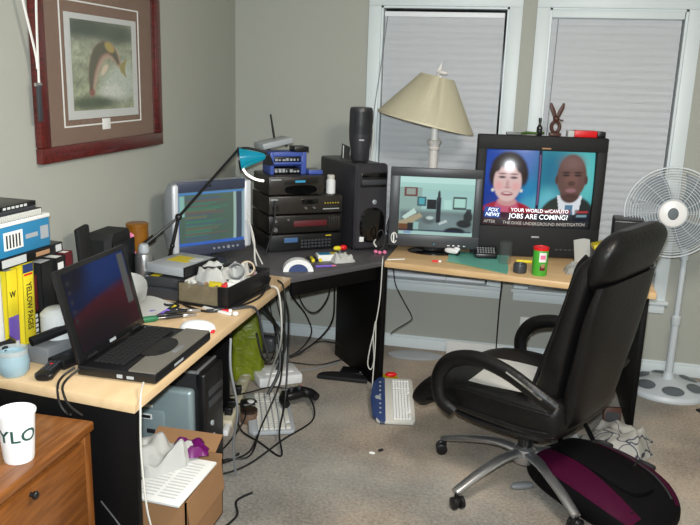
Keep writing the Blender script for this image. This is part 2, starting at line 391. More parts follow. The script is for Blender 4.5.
# =================================================================== SETTING
RX, RY, RZ = 4.1, -6.2, 2.56
WIN = [(0.944, 1.708), (1.941, 2.694)]; WZ0, WZ1 = 0.452, 2.165
struct(B().box(-0.1, RX + .1, RY - .1, 0.1, -0.1, 0.0).ob('floor', 'carpet'))
struct(B().box(-0.1, RX + .1, RY - .1, 0.15, RZ, RZ + .1).ob('ceiling', 'ceil'))
struct(B().box(-0.12, 0.0, RY - .1, 0.15, 0, RZ).ob('wall_left', 'wall'))
struct(B().box(RX, RX + .12, RY - .1, 0.15, 0, RZ).ob('wall_right', 'wall'))
struct(B().box(0, RX, RY - .12, RY, 0, RZ).ob('wall_front', 'wall'))
b = B()
xs = [0, WIN[0][0], WIN[0][1], WIN[1][0], WIN[1][1], RX]
for i in range(0, 6, 2): b.box(xs[i], xs[i + 1], 0, 0.15, 0, RZ)
for a, c in WIN: b.box(a, c, 0, 0.15, 0, WZ0); b.box(a, c, 0, 0.15, WZ1, RZ)
struct(b.ob('wall_back', 'wall'))
def baseb(name, f):
    b = B(); f(b); struct(b.ob(name, 'trimw'))
baseb('baseboard_back', lambda b: (b.box(0.014, RX, -0.014, 0, 0, 0.07, 0.003), b.box(0.014, RX, -0.009, 0, 0.07, 0.086, 0.003)))
baseb('baseboard_left', lambda b: (b.box(0, 0.014, RY, 0, 0, 0.07, 0.003), b.box(0, 0.009, RY, 0, 0.07, 0.086, 0.003)))
for i, (a, c) in enumerate(WIN):
    wd = thing('window_%d' % (i + 1), 'x', 'window', (0, 0, 0)); del wd['label']; del wd['category']; wd['kind'] = 'structure'
    b = B()
    for x0, x1 in ((a - .076, a), (c, c + .076)): b.box(x0, x1, -0.018, 0, WZ0, WZ1, 0.003)
    b.box(a - .076, c + .076, -0.018, 0, WZ1, WZ1 + .08, 0.003)
    for x0, x1 in ((a - .001, a + .012), (c - .012, c + .001)): b.box(x0, x1, -0.002, 0.1, WZ0, WZ1)
    b.box(a, c, -0.002, 0.1, WZ1 - .012, WZ1)
    b.ob('window_frame', 'trimw', wd)
    B().box(a - .09, c + .09, -0.045, 0.1, WZ0, WZ0 + .022, 0.004).box(a - .076, c + .076, -0.016, 0, WZ0 - .06, WZ0, 0.003).ob('window_sill', 'trimw', wd)
    B().box(a, c, 0.085, 0.1, WZ0 + .02, WZ1).ob('pane', 'night', wd)
def blind(a, c, ztop, label, rail):
    t = thing('window_blind', label, 'blind', ((a + c) / 2, 0.04, WZ0 + .02), group='closed white window blinds')
    h = (c - a) / 2; H = ztop - (WZ0 + .022)
    n = 37; p = (H - .05) / n
    b = B()
    for k in range(n):
        z = 0.024 + k * p
        b.grid(1, 3, lambda u, v: Vector((-h + 2 * h * u, -0.0045 + 0.0055 * v - 0.0025 * math.sin(PI * v), z + (p + .004) * v)))
    b.thick(0.0012); b.ob('slats', 'blind', t)
    B().box(-h, h, -.014, .014, .002, .024, .004).ob('bottom_rail', 'blind', t)
    if rail: B().box(-h - .005, h + .005, -.05, .02, H - .035, H + .012, .006).ob('valance', 'trimw', t)
    else: B().box(-h, h, -.016, .016, H - .03, H, .003).ob('headrail', 'blind', t)
    return t, h, H
t, h, H = blind(WIN[0][0] + .016, WIN[0][1] - .026, WZ1 - .028, 'closed white blind in the left window, behind the tilted lamp shade', False)
B().tube([(-h + .02, -.03, H - .03), (-h + .0, -.065, H - .3), (-h - .035, -.075, H - .62), (-h - .045, -.08, H - .95), (-h - .05, -.085, H - 1.15)], .0028, 6).ob('cord', 'cableg', t)
t, h, H = blind(WIN[1][0] + .014, WIN[1][1] - .022, WZ1 - .018, 'closed white blind in the right window, behind the television and fan', True)
B().tube([(-h + .035, -.03, H - .04), (-h + .03, -.03, H - .5), (-h + .025, -.03, H - .95)], .0022, 6).ob('cord', 'cableg', t)
# outlet
t = thing('wall_outlet', 'white double wall socket low on the back wall behind the chair arm', 'outlet', (1.965, -0.006, 0.215))
B().box(-.042, .042, -.005, .005, -.07, .07, .003).ob('cover_plate', 'plate', t)
for z in (-.032, .032):
    b = B().m('plate').box(-.024, .024, -.009, -.004, z - .022, z + .022, .003).m('ink')
    for x in (-.009, .009): b.box(x - .002, x + .002, -.0098, -.008, z - .004, z + .010)
    b.ob('socket', None, t)

# =================================================================== DESKS
DZ = 0.76
t = thing('desk', 'light wood desk wing along the left wall, carrying the laptop', 'desk', (0, 0, 0))
B().prism([(.02, -2.80), (.02, -1.17), (.772, -1.268), (.757, -2.13), (.757, -2.844), (.25, -2.79)], DZ - .034, DZ, bev=.003).ob('desk_top', 'desk', t)
B().box(.06, .735, -2.80, -2.775, 0, DZ - .034, .002).ob('side_panel', 'blackpanel', t)
B().box(.06, .45, -1.30, -1.275, 0, DZ - .034, .002).ob('side_panel', 'blackpanel', t)
B().box(.06, .08, -2.775, -1.30, .35, DZ - .034, .002).ob('back_panel', 'blackpanel', t)
t = thing('corner_desk', 'dark grey corner desk section between the two light wood wings', 'desk', (0, 0, 0))
B().prism([(.025, -1.165), (.025, -.03), (1.163, -.03), (1.152, -.757), (.776, -1.262)], DZ - .03, DZ, bev=.003).ob('desk_top', 'deskdark', t)
d = Vector((1.147 - .767, -.761 + 1.268, 0)).normalized(); ang = math.degrees(math.atan2(d.y, d.x))
B().box(.02, .60, .02, .035, DZ - .108, DZ - .03, .002, mtx=T((.772, -1.262, 0), rz=ang)).ob('apron', 'blackpanel', t)
p0, p1 = Vector((1.172, -.742, 0)), Vector((.80, -.27, 0)); d = p1 - p0
B().box(0, d.length, 0, .028, 0, DZ - .036, .002, mtx=T(p0, rz=math.degrees(math.atan2(d.y, d.x)))).ob('side_panel', 'blackpanel', t)
t = thing('desk', 'light wood desk wing under the windows, carrying the television', 'desk', (0, 0, 0))
B().prism([(1.156, -.762), (1.167, -.03), (2.57, -.06), (2.545, -.957)], DZ - .034, DZ, bev=.003).ob('desk_top', 'desk2', t)
B().box(2.495, 2.522, -.915, -.08, 0, DZ - .034, .002).ob('side_panel', 'blackpanel', t)

# =================================================================== WALL PICTURE
t = thing('framed_picture', 'framed leaping trout print in dark red wood on the left wall', 'picture', (0.0, -1.64, 1.757), 90)
# local x runs along the wall (world +y), local -y faces the room
hw, hh = .518, .385
def frame_bars(b, hw, hh, wd, y0, y1, bev=.004):
    for a0, a1, c0, c1 in ((-hw, hw, -hh, -hh + wd), (-hw, hw, hh - wd, hh), (-hw, -hw + wd, -hh + wd, hh - wd), (hw - wd, hw, -hh + wd, hh - wd)):
        b.box(a0, a1, y0, y1, c0, c1, bev)
b = B(); frame_bars(b, hw, hh, .062, -.035, -.002, .006); b.ob('frame', 'frame', t)
B().box(-hw + .05, hw - .05, -.010, -.004, -hh + .05, hh - .05).ob('mat_board', 'matboard', t)
b = B(); frame_bars(b, .327, .255, .006, -.013, -.009, 0); b.ob('mat_border', 'paperw', t, label='thin white inner border of the mat')
B().box(-.293, .300, -.0125, -.009, -.225, .205).ob('print_margin', 'papergrey', t)
art = Paint(grad((142, 148, 118), (146, 152, 132)))
art.fn(lambda u, v, c: tuple(p * (1 + .45 * nz(u, v * 1.6, 7, 3) + .25 * nz(u, v, 25, 9)) for p in c))
art.ell(.2, .92, .5, .12, (64, 74, 58), .6).ell(.75, .88, .3, .12, (74, 84, 66), .6).ell(.75, .28, .28, .2, (178, 186, 174), .5).ell(.62, .2, .2, .1, (196, 200, 190), .5).ell(.85, .4, .14, .16, (180, 188, 176), .6)
art.ell(.3, .08, .4, .07, (70, 82, 56), .6)
art.fn(lambda u, v, c: tuple(p * (1 + .25 * nz(u, v, 30, 5)) for p in c))
body = []
for k in range(26):
    a = k / 25; th = PI * (1.02 - .80 * a); body.append((.55 + .26 * math.cos(th), .24 + .46 * math.sin(th), a))
def fr(a): return .014 + .082 * math.sin(PI * (.07 + .85 * a)) ** .9
for x, y, a in body:
    art.ell(x + .012, y - .016, fr(a), fr(a), (170, 152, 130), .2)
for x, y, a in body:
    art.ell(x - .008, y + .011, fr(a) * .80, fr(a) * .80, (150, 112, 96), .35)
for x, y, a in body:
    art.ell(x - .016, y + .022, fr(a) * .66, fr(a) * .66, (84, 82, 60), .4)
art.ell(.285, .20, .045, .05, (128, 82, 66), .25, .6).ell(.275, .245, .012, .010, (24, 22, 20), .3).ell(.60, .72, .085, .05, (168, 148, 76), .25, -.5).pol([(.76, .52), (.90, .60), (.86, .48), (.88, .36), (.78, .44)], (150, 138, 78)).ell(.50, .46, .085, .035, (206, 190, 164), .35, .8)
picture('artwork', 'artpic', t, 70, 80, lambda u, v: Vector((-.254 + .508 * u, -.0135, -.19 + .372 * v)), art)
B().box(-.032, .032, -.014, -.009, -.278, -.23, .001).ob('title_plate', 'paperw', t)
B().box(-hw + .055, hw - .055, -.022, -.0195, -hh + .055, hh - .055).ob('glass', 'glasspic', t)
# lanyard hung on the left edge of the frame
t = thing('lanyard', 'white lanyard with dark metal clip hanging over the picture frame', 'lanyard', (0.045, -2.178, 1.585))
B().tube([(-.012, -.105, .60), (0, -.095, .52), (0, -.05, .36), (0, -.005, .21), (.001, .002, .15)], .0075, 8, flat=(1, .25), up=(1, 0, 0)).tube([(-.012, .03, .60), (.0, .03, .52), (0, .018, .36), (.002, .008, .22), (.002, .004, .10)], .0075, 8, flat=(1, .25), up=(1, 0, 0)).ob('strap', 'paperw', t)
B().m('chrome').box(-.006, .006, -.018, .020, .085, .10, .003).m('dgrey').box(-.006, .006, -.009, .013, -.045, .09, .004).ob('clip', None, t)

# =================================================================== CRT MONITOR
t = thing('crt_monitor', 'silver and slate desktop monitor showing green code text, left corner', 'monitor', (.325, -1.185, DZ), 52)
def rr_ring(hw, hh, r, y, cz, n=8):
    out = []
    for cx, cz_, a0 in ((hw - r, hh - r, 0), (-hw + r, hh - r, 90), (-hw + r, -hh + r, 180), (hw - r, -hh + r, 270)):
        for k in range(n + 1):
            a = math.radians(a0 + 90 * k / n); out.append(Vector((cx + r * math.cos(a), y, cz + cz_ + r * math.sin(a))))
    return out
cz = .262
B().m('silver').loft([rr_ring(.226, .188, .05, .0, cz), rr_ring(.230, .192, .06, .025, cz), rr_ring(.225, .187, .06, .07, cz), rr_ring(.175, .15, .06, .20, cz - .01), rr_ring(.13, .11, .05, .30, cz - .02)]).ob('housing', None, t)
b = B()
out = rr_ring(.246, .188, .05, -.004, cz); inn = [Vector((x, -.006, z)) for x, z in ((.206, .132), (-.206, .132), (-.206, -.138), (.206, -.138))]
for (x0, x1, z0, z1) in ((-.198, .190, .136, .188), (-.198, .190, -.190, -.138)): B().box(x0, x1, -.012, .004, cz + z0, cz + z1, .006).ob('bezel', 'bluesilver', t)
for sx in (-1, 1): B().box(*((-.226, -.193) if sx < 0 else (.184, .226)), -.016, .01, cz - .176, cz + .178, .012, 3).ob('side_trim', 'silverlight', t)
def crtf(u, v):
    x = -.195 + .381 * u; z = -.139 + .276 * v
    return Vector((x, -.004 - .006 * (1 - (x / .2) ** 2) * (1 - (z / .14) ** 2), cz + z))
code = Paint(grad((84, 108, 96), (96, 118, 104)))
rc = random.Random(3)
for k in range(30):
    vv = .10 + k * .027
    code.rect(.10, .10 + rc.uniform(.3, .68), vv, vv + .013, rc.choice([(64, 150, 120), (90, 150, 126), (112, 108, 140), (140, 92, 100), (84, 104, 150), (70, 150, 130), (140, 136, 96)]), .004, .75)
code.rect(.02, .09, .55, .93, (150, 200, 190)).rect(0, 1, .945, .985, (90, 150, 220)).rect(0, 1, 0, .06, (64, 112, 205)).rect(.83, .87, .06, .945, (170, 200, 190)).rect(.87, .96, .06, .945, (74, 84, 100)).rect(.96, 1.0, .06, .95, (150, 180, 190)).rect(0, .015, .06, .945, (70, 110, 200))
picture('screen', 'crtpic', t, 90, 70, crtf, code)
b = B()
for k in range(6): b.cyl((.0 + k * .028, -.011, cz - .163), (.0 + k * .028, -.016, cz - .163), .006 if k != 3 else .009)
b.ob('buttons', 'silver', t)
B().cyl((-.02, -.012, cz + .163), (-.02, -.0145, cz + .163), .006).ob('badge', 'chrome', t)
B().lathe([(.14, 0), (.14, .012), (.12, .022), (.07, .035), (.06, .075)], 28, T((0, .14, 0))).ob('stand', 'bluesilver', t)

# =================================================================== STEREO STACK
SL = Vector((.500, -.800, 0)); SR = 36; sw = .44
sd = Vector((math.cos(math.radians(SR)), math.sin(math.radians(SR)), 0))
def stereo_at(off, z): p = SL + sd * off; return (p.x, p.y, z)
def deck(label, z, h, w_, matn, off=0.0, d=.33):
    t = thing('stereo_component', label, 'stereo', stereo_at(off, z), SR, group='stacked hi-fi components in the corner')
    B().m(matn).box(0, w_, .006, d, .008, h - .002, .004).ob('case', None, t)
    B().m(matn).box(.0, w_, -.004, .008, .010, h - .004, .003).ob('front_panel', None, t)
    for x in (.05, w_ - .05):
        for y in (.05, d - .05): B().cyl((x, y, 0), (x, y, .009), .018).ob('foot', 'blackmat', t)
    return t
def knob(t, x, z, r, m='stereo2', y=-.004): B().cyl((x, y, z), (x, y - .014, z), r, r * .9, 18).ob('knob', m, t)
h0 = .095
t = deck('bottom black hi-fi unit of the stack with blue display', DZ, .10, sw, 'black')
B().box(.09, .17, -.0065, -.003, .055, .082, .001).ob('display', 'lblue', t)
b = B()
for r in range(3):
    for k in range(9): b.box(.19 + k * .021, .205 + k * .021, -.0075, -.003, .02 + r * .018, .031 + r * .018, .001)
b.ob('buttons', 'dgrey', t); B().m('gold').box(.34, .375, -.006, -.003, .083, .089).ob('badge', None, t)
t = deck('black hi-fi unit with dark red display window, third from top', DZ + .10, .11, sw, 'stereo')
B().box(.145, .345, -.006, -.003, .045, .078, .001).ob('display', 'dred', t)
knob(t, .035, .033, .013, 'steel'); knob(t, .035, .082, .009, 'steel'); knob(t, .11, .088, .007, 'steel')
b = B()
for k in range(5): b.box(.357 + k * .015, .367 + k * .015, -.007, -.003, .03, .095, .001)
b.ob('sliders', 'stereo2', t)
t = deck('dark hi-fi unit with long front plate, second from top', DZ + .21, .11, sw, 'stereo2')
B().box(.19, .29, -.006, -.003, .062, .09, .001).ob('display', 'blackgloss', t)
knob(t, .036, .045, .017, 'stereo'); knob(t, .215, .04, .007, 'steel'); knob(t, .265, .04, .007, 'steel')
B().box(.32, .42, -.007, -.003, .028, .034, .001).ob('slot', 'lgrey', t)
B().box(.008, .05, -.006, -.003, .088, .096, .0005).ob('badge', 'lgrey', t)
b = B()
for k in range(6): b.box(.33 + k * .016, .336 + k * .016, -.007, -.003, .062, .068)
b.ob('buttons', 'gold', t)
t = deck('brownish black video recorder with curved oval front panel on top of the stack', DZ + .32, .112, .325, 'stereo2', d=.30)
b = B(); b.loft([sring(.185, .036, .095, .026, .7, 30, lambda a, c: Vector((a, -.003, c))), sring(.185, .036, .092, .023, .7, 30, lambda a, c: Vector((a, -.014, c)))]); b.ob('door', 'blackgloss', t)
B().box(.085, .285, -.0065, -.003, .066, .100, .002).ob('tape_slot', 'stereo', t)
B().box(.15, .21, -.0075, -.005, .076, .088).ob('display', 'lcdon', t)
B().box(.008, .07, -.006, -.003, .09, .097, .0005).ob('badge', 'lgrey', t)
ZT = DZ + .432
# small things on the stack
def sp(x, y): p = SL + sd * x + Vector((-sd.y, sd.x, 0)) * y; return p
p = sp(.385, .045)
t = thing('pill_bottle', 'white bottle with cap beside the video recorder, before the black tower', 'bottle', (p.x, p.y, DZ + .32))
B().lathe([(.024, 0), (.027, .004), (.027, .075), (.02, .085), (.018, .088)], 20).ob('body', 'white', t)
B().lathe([(.021, .086), (.022, .088), (.022, .106), (.019, .109)], 20).ob('cap', 'offwhite', t)
def on_stack(x, y, z): q = sp(x, y); return (q.x, q.y, z)
t = thing('blue_cage', 'blue plastic two-bay rack on top of the video recorder', 'rack', on_stack(.035, .09, ZT - .001), SR)
b = B()
cw, chh = .215, .125
b.box(0, .022, 0, .15, 0, chh, .003).box(cw - .03, cw, 0, .15, 0, chh, .003).box(.02, cw - .02, 0, .15, chh - .025, chh, .003).box(.02, cw - .02, 0, .15, .055, .068, .002).box(.02, cw - .02, .13, .15, .0, chh, .002)
b.ob('frame', 'blue', t)
for z in (.005, .07):
    b = B().m('black').box(.026, cw - .034, .012, .125, z, z + .028, .002).m('lgrey')
    rr = random.Random(int(z * 1000))
    for k in range(7): b.box(.03 + k * .022, .03 + k * .022 + rr.uniform(.006, .018), .007, .013, z + .005, z + rr.uniform(.012, .026))
    b.ob('drive', None, t)
t = thing('network_router', 'light grey flat router with short black antenna on the blue rack', 'router', on_stack(.02, .10, ZT + chh + .004), SR + 8, ry=-11)
B().box(-.02, .17, 0, .13, 0.010, .045, .008).ob('body', 'lgrey', t)
B().cyl((.105, .11, .03), (.107, .11, .18), .007, .005).ob('antenna', 'black', t)
for q in ((.02, .02), (.13, .02), (.02, .1), (.13, .1)): B().cyl((q[0], q[1], 0), (q[0], q[1], .011), .008).ob('foot', 'black', t)
tag(B().box(0, .085, 0, .10, 0, .030, .004).ob('adapter_box', 'black'), 'small black box beside the router on the blue rack', 'adapter', loc=on_stack(.175, .08, ZT + chh), rz=SR)
t = thing('hard_drive_case', 'flat blue case on the right end of the video recorder', 'case', on_stack(.255, .06, ZT - .001), SR)
B().box(0, .085, 0, .11, 0, .024, .004).ob('shell', 'blue', t); B().box(.008, .077, .01, .1, .023, .027, .002).ob('lid', 'grey', t)
# =================================================================== PC TOWER (corner)
t = thing('computer_tower', 'charcoal computer tower standing in the corner beside the hi-fi stack', 'computer', (.945, -.595, DZ), 38)
TW, TH, TD = .207, .503, .52
B().box(.004, TW - .004, .03, TD, .012, TH - .004, .012, 3).ob('case', 'tower', t)
b = B(); b.loft([rr_ring(TW / 2, TH / 2 - .004, .025, .034, TH / 2 + .006), rr_ring(TW / 2, TH / 2 - .004, .025, .012, TH / 2 + .006), rr_ring(TW / 2 - .012, TH / 2 - .014, .02, -.002, TH / 2 + .006)], mtx=T((TW / 2, 0, 0))); b.ob('front_bezel', 'tower', t)
B().box(.03, TW - .012, -.006, .004, .37, .455, .004).ob('drive_bay', 'black', t)
B().box(.034, TW - .016, -.010, -.004, .385, .415, .003).ob('disc_tray', 'dgrey', t)
B().box(.034, TW - .016, -.010, -.004, .428, .448, .003).ob('disc_tray', 'blackgloss', t)
b = B(); b.loft([sring(.112, .15, .082, .105, .8, 28, lambda a, c: Vector((a, -.001, c))), sring(.112, .15, .07, .09, .8, 28, lambda a, c: Vector((a, -.012, c)))]); b.ob('lower_cover', 'blackgloss', t)
B().lathe([(.012, 0), (.014, .003), (.010, .005)], 20, T((.122, -.002, .285), rx=90)).ob('emblem', 'silver', t)
B().box(.03, .056, -.013, -.0, .058, .086, .001).ob('sticker', 'paperw', t)
for q in ((.03, .06), (TW - .03, .06), (.03, TD - .05), (TW - .03, TD - .05)): B().cyl((q[0], q[1], 0), (q[0], q[1], .014), .014).ob('foot', 'blackmat', t)
tr = Matrix.Translation((.945, -.595, 0)) @ Matrix.Rotation(math.radians(38), 4, 'Z')
def tow(x, y, z): q = tr @ Vector((x, y, 0)); return (q.x, q.y, z)
TZ = DZ + TH + .002
t = thing('desktop_speaker', 'tall rounded black speaker standing on the computer tower', 'speaker', tow(.098, .16, TZ), 18)
B().lathe([(.048, 0), (.054, .01), (.056, .06), (.066, .12), (.069, .18), (.067, .29), (.062, .305), (.04, .309)], 32, sy=.85).ob('housing', 'tower', t)
def spkg(u, v):
    a = -PI / 2 + (-.75 + 1.5 * u); r = .0672 + .002 * math.sin(PI * v)
    return Vector((r * math.cos(a), r * .86 * math.sin(a), .155 + .13 * v))
B().grid(10, 6, spkg).thick(.002).ob('grille', 'dgrey', t)
B().box(-.016, .016, -.062, -.054, .118, .128, .003).ob('badge', 'lgrey', t)
B().tube([(.058, .0, .25), (.075, -.01, .15), (.066, -.02, .05), (.06, -.02, .004)], .0035, 6).ob('wire', 'cablew', t)
tag(B().m('black').prism([(0, 0), (.045, 0), (.05, .075), (.005, .095)], 0, .02, mtx=T((0, 0, 0), rx=90)).m('papergrey').prism([(.008, .01), (.012, .01), (.014, .082), (.008, .085)], -.001, .021, mtx=T((0, 0, 0), rx=90)).ob('webcam_bracket', None), 'small black and white angled gadget left of the tall speaker', 'gadget', loc=tow(.012, .24, TZ), rz=25)

# =================================================================== LCD MONITOR
t = thing('flat_monitor', 'dark flat monitor with oval stand showing a photo of this room', 'monitor', (1.390, -.505, DZ + .004), 7)
z0, z1 = .037, .492; hw = .259
b = B()
sx0, sx1, sz0, sz1 = -.203, .218, .108, .440
b.box(-hw, hw, 0, .014, sz1, z1, .005).box(-hw, hw, 0, .014, z0, sz0, .005).box(-hw, sx0, 0, .014, sz0 - .004, sz1 + .004, .005).box(sx1, hw, 0, .014, sz0 - .004, sz1 + .004, .005)
b.ob('bezel', 'dgrey', t)
B().box(-hw + .004, hw - .004, .012, .035, z0 + .004, z1 - .004, .008).box(-.15, .15, .03, .06, z0 + .08, z1 - .08, .02).ob('back_cover', 'black', t)
lp = Paint(grad((120, 150, 142), (176, 222, 214)))
lp.rect(0, 1, 0, .07, (178, 214, 206)).rect(0, 1, .9, 1, (192, 232, 224)).rect(0, .98, .08, .78, (150, 188, 182)).rect(0, .3, .42, .82, (146, 176, 168)).rect(.3, .98, .45, .78, (164, 206, 202))
lp.rect(0, 1, .07, .42, (106, 122, 122), .05).ell(.62, .2, .3, .16, (122, 142, 144), .5)
lp.rect(.06, .24, .66, .82, (110, 60, 58)).rect(.09, .21, .69, .80, (150, 160, 150)).rect(.24, .36, .5, .66, (60, 84, 96)).rect(.26, .34, .53, .64, (80, 170, 180)).rect(.37, .5, .45, .62, (18, 22, 28)).rect(.5, .56, .22, .66, (26, 30, 40)).ell(.53, .68, .02, .1, (40, 50, 54))
lp.rect(.6, .7, .46, .62, (180, 226, 216)).rect(.72, .9, .46, .68, (60, 76, 74)).rect(.735, .885, .5, .65, (176, 222, 210)).rect(.9, .97, .4, .48, (60, 70, 72))
lp.pol([(.0, .22), (.28, .38), (.32, .32), (.06, .10), (0, .12)], (170, 160, 130)).pol([(.04, .3), (.2, .46), (.24, .38), (.08, .26)], (196, 224, 214)).rect(0, .12, .02, .18, (110, 70, 40)).rect(.12, .2, .02, .2, (30, 34, 36)).rect(.2, .27, .06, .22, (150, 190, 184)).ell(.4, .26, .09, .07, (90, 104, 104), .4).ell(.42, .3, .05, .03, (190, 210, 206), .4)
lp.pol([(.55, .18), (.66, .24), (.64, .28), (.54, .22)], (190, 206, 204)).ell(.88, .22, .1, .07, (34, 40, 42), .2).ell(.93, .34, .06, .1, (40, 46, 48), .2).ell(.76, .08, .14, .07, (22, 26, 28), .2).rect(0, 1, 0, .055, (172, 208, 200)).rect(0, .98, .065, .085, (24, 34, 70)).rect(.07, .17, .02, .045, (110, 140, 200))
picture('screen', 'lcdpic', t, 120, 96, lambda u, v: Vector((sx0 + (sx1 - sx0) * u, .008, sz0 + (sz1 - sz0) * v)), lp)
B().lathe([(.15, 0), (.15, .006), (.13, .016), (.05, .022)], 36, T((.005, .07, -.004)), sy=.62).ob('base', 'blackgloss', t)
B().box(-.06, .06, .03, .07, .010, z0 + .12, .008).ob('neck', 'black', t)
b = B()
for k in range(4): b.box(.08 + k * .03, .096 + k * .03, -.004, .002, z0 + .012, z0 + .019, .001)
b.ob('buttons', 'steel', t); B().cyl((.005, .001, z0 + .02), (.005, -.003, z0 + .02), .004).ob('power_light', 'lcdon', t)
b = B(); b.tube([(-.225 + .016 * math.cos(2 * PI * k / 12), -.004, .085 + .030 * math.sin(2 * PI * k / 12)) for k in range(12)], .0028, 6, 2); b.box(-.231, -.223, -.004, -.002, .055, .11); b.ob('sticker', 'paperw', t, label='white ring-shaped sticker')

# =================================================================== TELEVISION
t = thing('television', 'large black tube television showing two news presenters, under the right window', 'television', (1.955, -.365, DZ), 9.5)
hw = .359; zb, ztp = .008, .692
sx0, sx1, sz0, sz1 = -.307, .303, .178, .612
cx, czs = (sx0 + sx1) / 2, (sz0 + sz1) / 2; RS = 1.12
def tvs(x, z, off=0.0):
    dx, dz = x - cx, z - czs
    return Vector((x, -.034 + (RS - math.sqrt(RS * RS - dx * dx - dz * dz)) - off, z))
b = B()
b.box(-hw, hw, -.02, .05, sz1, ztp, .008).box(-hw, hw, -.02, .05, zb, sz0 + .002, .008).box(-hw, sx0, -.02, .05, sz0 - .006, sz1 + .006, .008).box(sx1, hw, -.02, .05, sz0 - .006, sz1 + .006, .008)
b.ob('front_frame', 'blackmat', t)
b = B(); b.loft([rr_ring(hw - .004, .334, .02, .045, zb + .338), rr_ring(hw - .01, .33, .02, .14, zb + .336), rr_ring(.25, .25, .04, .23, zb + .30), rr_ring(.17, .16, .04, .30, zb + .24)]); b.ob('rear_housing', 'black', t)
B().box(-.25, .25, .06, .24, 0, .03, .004).ob('foot', 'blackmat', t)
tp = Paint(lambda u, v: rgb(20, 40, 120))
tp.rect(-.01, .475, 0, 1.01, (28, 58, 150)).ell(.12, .8, .22, .3, (40, 80, 176), .8).ell(.42, .5, .12, .3, (52, 140, 190), .7).ell(.40, .9, .18, .2, (96, 130, 200), .8).ell(.43, .28, .1, .12, (80, 170, 200), .6)
tp.rect(.5, 1.01, 0, 1.01, (60, 160, 170), .01).ell(.6, .75, .14, .3, (46, 120, 150), .8).ell(.95, .7, .16, .4, (96, 196, 196), .8).ell(.58, .35, .1, .16, (104, 190, 206), .7)
# presenter in red
tp.ell(.215, .76, .155, .215, (50, 40, 38), .12).ell(.085, .66, .045, .14, (46, 36, 34), .35).ell(.345, .68, .045, .14, (50, 40, 38), .35)
tp.ell(.225, .10, .27, .24, (172, 34, 54), .06).ell(.215, .24, .105, .16, (204, 96, 126), .12).ell(.215, .33, .085, .06, (210, 156, 154), .2)
tp.ell(.208, .585, .125, .255, (228, 196, 192), .08).ell(.208, .825, .13, .06, (56, 44, 42), .5).ell(.105, .79, .035, .08, (50, 38, 38), .3).ell(.315, .79, .035, .08, (52, 40, 40), .3)
for ex in (.158, .262): tp.ell(ex, .645, .032, .016, (96, 74, 80), .5).ell(ex, .690, .038, .010, (132, 96, 94), .5)
tp.ell(.208, .56, .016, .05, (206, 164, 162), .6).ell(.208, .515, .028, .012, (198, 148, 148), .6).ell(.208, .432, .052, .026, (158, 60, 78), .3).ell(.208, .438, .038, .010, (238, 224, 220), .4).ell(.13, .53, .035, .05, (234, 178, 176), .7).ell(.285, .53, .035, .05, (234, 178, 176), .7).ell(.080, .47, .014, .022, (226, 226, 218), .4).ell(.335, .48, .014, .022, (226, 226, 218), .4)
tp.rect(.475, .505, 0, 1.01, (34, 30, 66)).rect(.486, .494, .3, .95, (160, 120, 170), .006)
# presenter in dark suit
tp.ell(.78, .12, .27, .33, (46, 54, 50), .06).pol([(.665, .44), (.905, .44), (.885, .22), (.785, .12), (.70, .20)], (224, 230, 236)).pol([(.75, .31), (.82, .31), (.835, .12), (.75, .12)], (86, 130, 160))
tp.ell(.785, .46, .092, .12, (80, 54, 48), .12).ell(.79, .68, .14, .285, (104, 74, 68), .07).ell(.79, .86, .10, .09, (126, 96, 92), .8).ell(.79, .64, .06, .09, (122, 86, 78), .6).ell(.652, .64, .016, .06, (86, 58, 52), .3).ell(.928, .64, .016, .06, (86, 58, 52), .3)
for ex in (.735, .845): tp.ell(ex, .70, .034, .014, (50, 34, 34), .4).ell(ex, .735, .04, .012, (56, 38, 38), .5)
tp.ell(.79, .595, .036, .032, (82, 56, 50), .5).ell(.79, .505, .05, .028, (150, 106, 112), .3).ell(.79, .43, .07, .03, (74, 50, 46), .6)
# caption bars
tp.rect(.0, 1.0, .095, .185, (26, 30, 44), .006, .92).rect(0, 1.0, 0, .095, (46, 48, 52), .006, .95).rect(.235, .81, .19, .25, (150, 34, 44), .006, .8).rect(.02, .165, .10, .245, (34, 92, 176), .006, .95).rect(.85, 1.0, .12, .25, (40, 40, 52), .01, .8).rect(.87, .98, .205, .232, (190, 70, 70), .008, .9).rect(.87, .97, .15, .18, (140, 180, 190), .008, .8)
tvscr = picture('screen', 'tvpic', t, 150, 110, lambda u, v: tvs(sx0 + (sx1 - sx0) * u, sz0 + (sz1 - sz0) * v), tp)
def tvtext(txt, u, v, hgt, m, fit, shear=0.0, bold=.02):
    X = sx0 + (sx1 - sx0) * u; Z = sz0 + (sz1 - sz0) * v
    text('caption', txt, hgt, m, tvscr, lambda x, y, z: tvs(X + x, Z + y, .0015 + z), fit=fit, shear=shear, bold=bold)
tvtext('YOUR WORLD w/CAVUTO', .525, .222, .029, 'txtw', .325)
tvtext('JOBS ARE COMING?', .52, .140, .040, 'txtw', .335)
tvtext('FOX', .095, .205, .030, 'txtw', .060, .3); tvtext('NEWS', .092, .142, .030, 'txtw', .078, .3)
tvtext('AFTER', .075, .045, .026, 'txtg', .065, bold=.004); tvtext('THE DIXIE UNDERGROUND INVESTIGATION', .58, .045, .026, 'txtg', .47, bold=.004)
B().box(-.022, .022, -.023, -.018, .118, .127, .001).ob('badge', 'lgrey', t)
B().box(-.005, .045, -.0225, -.018, sz1 + .010, sz1 + .018, .001).ob('sticker', 'tan', t)
b = B()
for k in range(6): b.box(.12 + k * .025, .135 + k * .025, -.023, -.018, .05, .058, .001)
b.ob('buttons', 'dgrey', t)
TVm = Matrix.Translation((1.955, -.365, 0)) @ Matrix.Rotation(math.radians(9.5), 4, 'Z'); TVZ = DZ + ztp
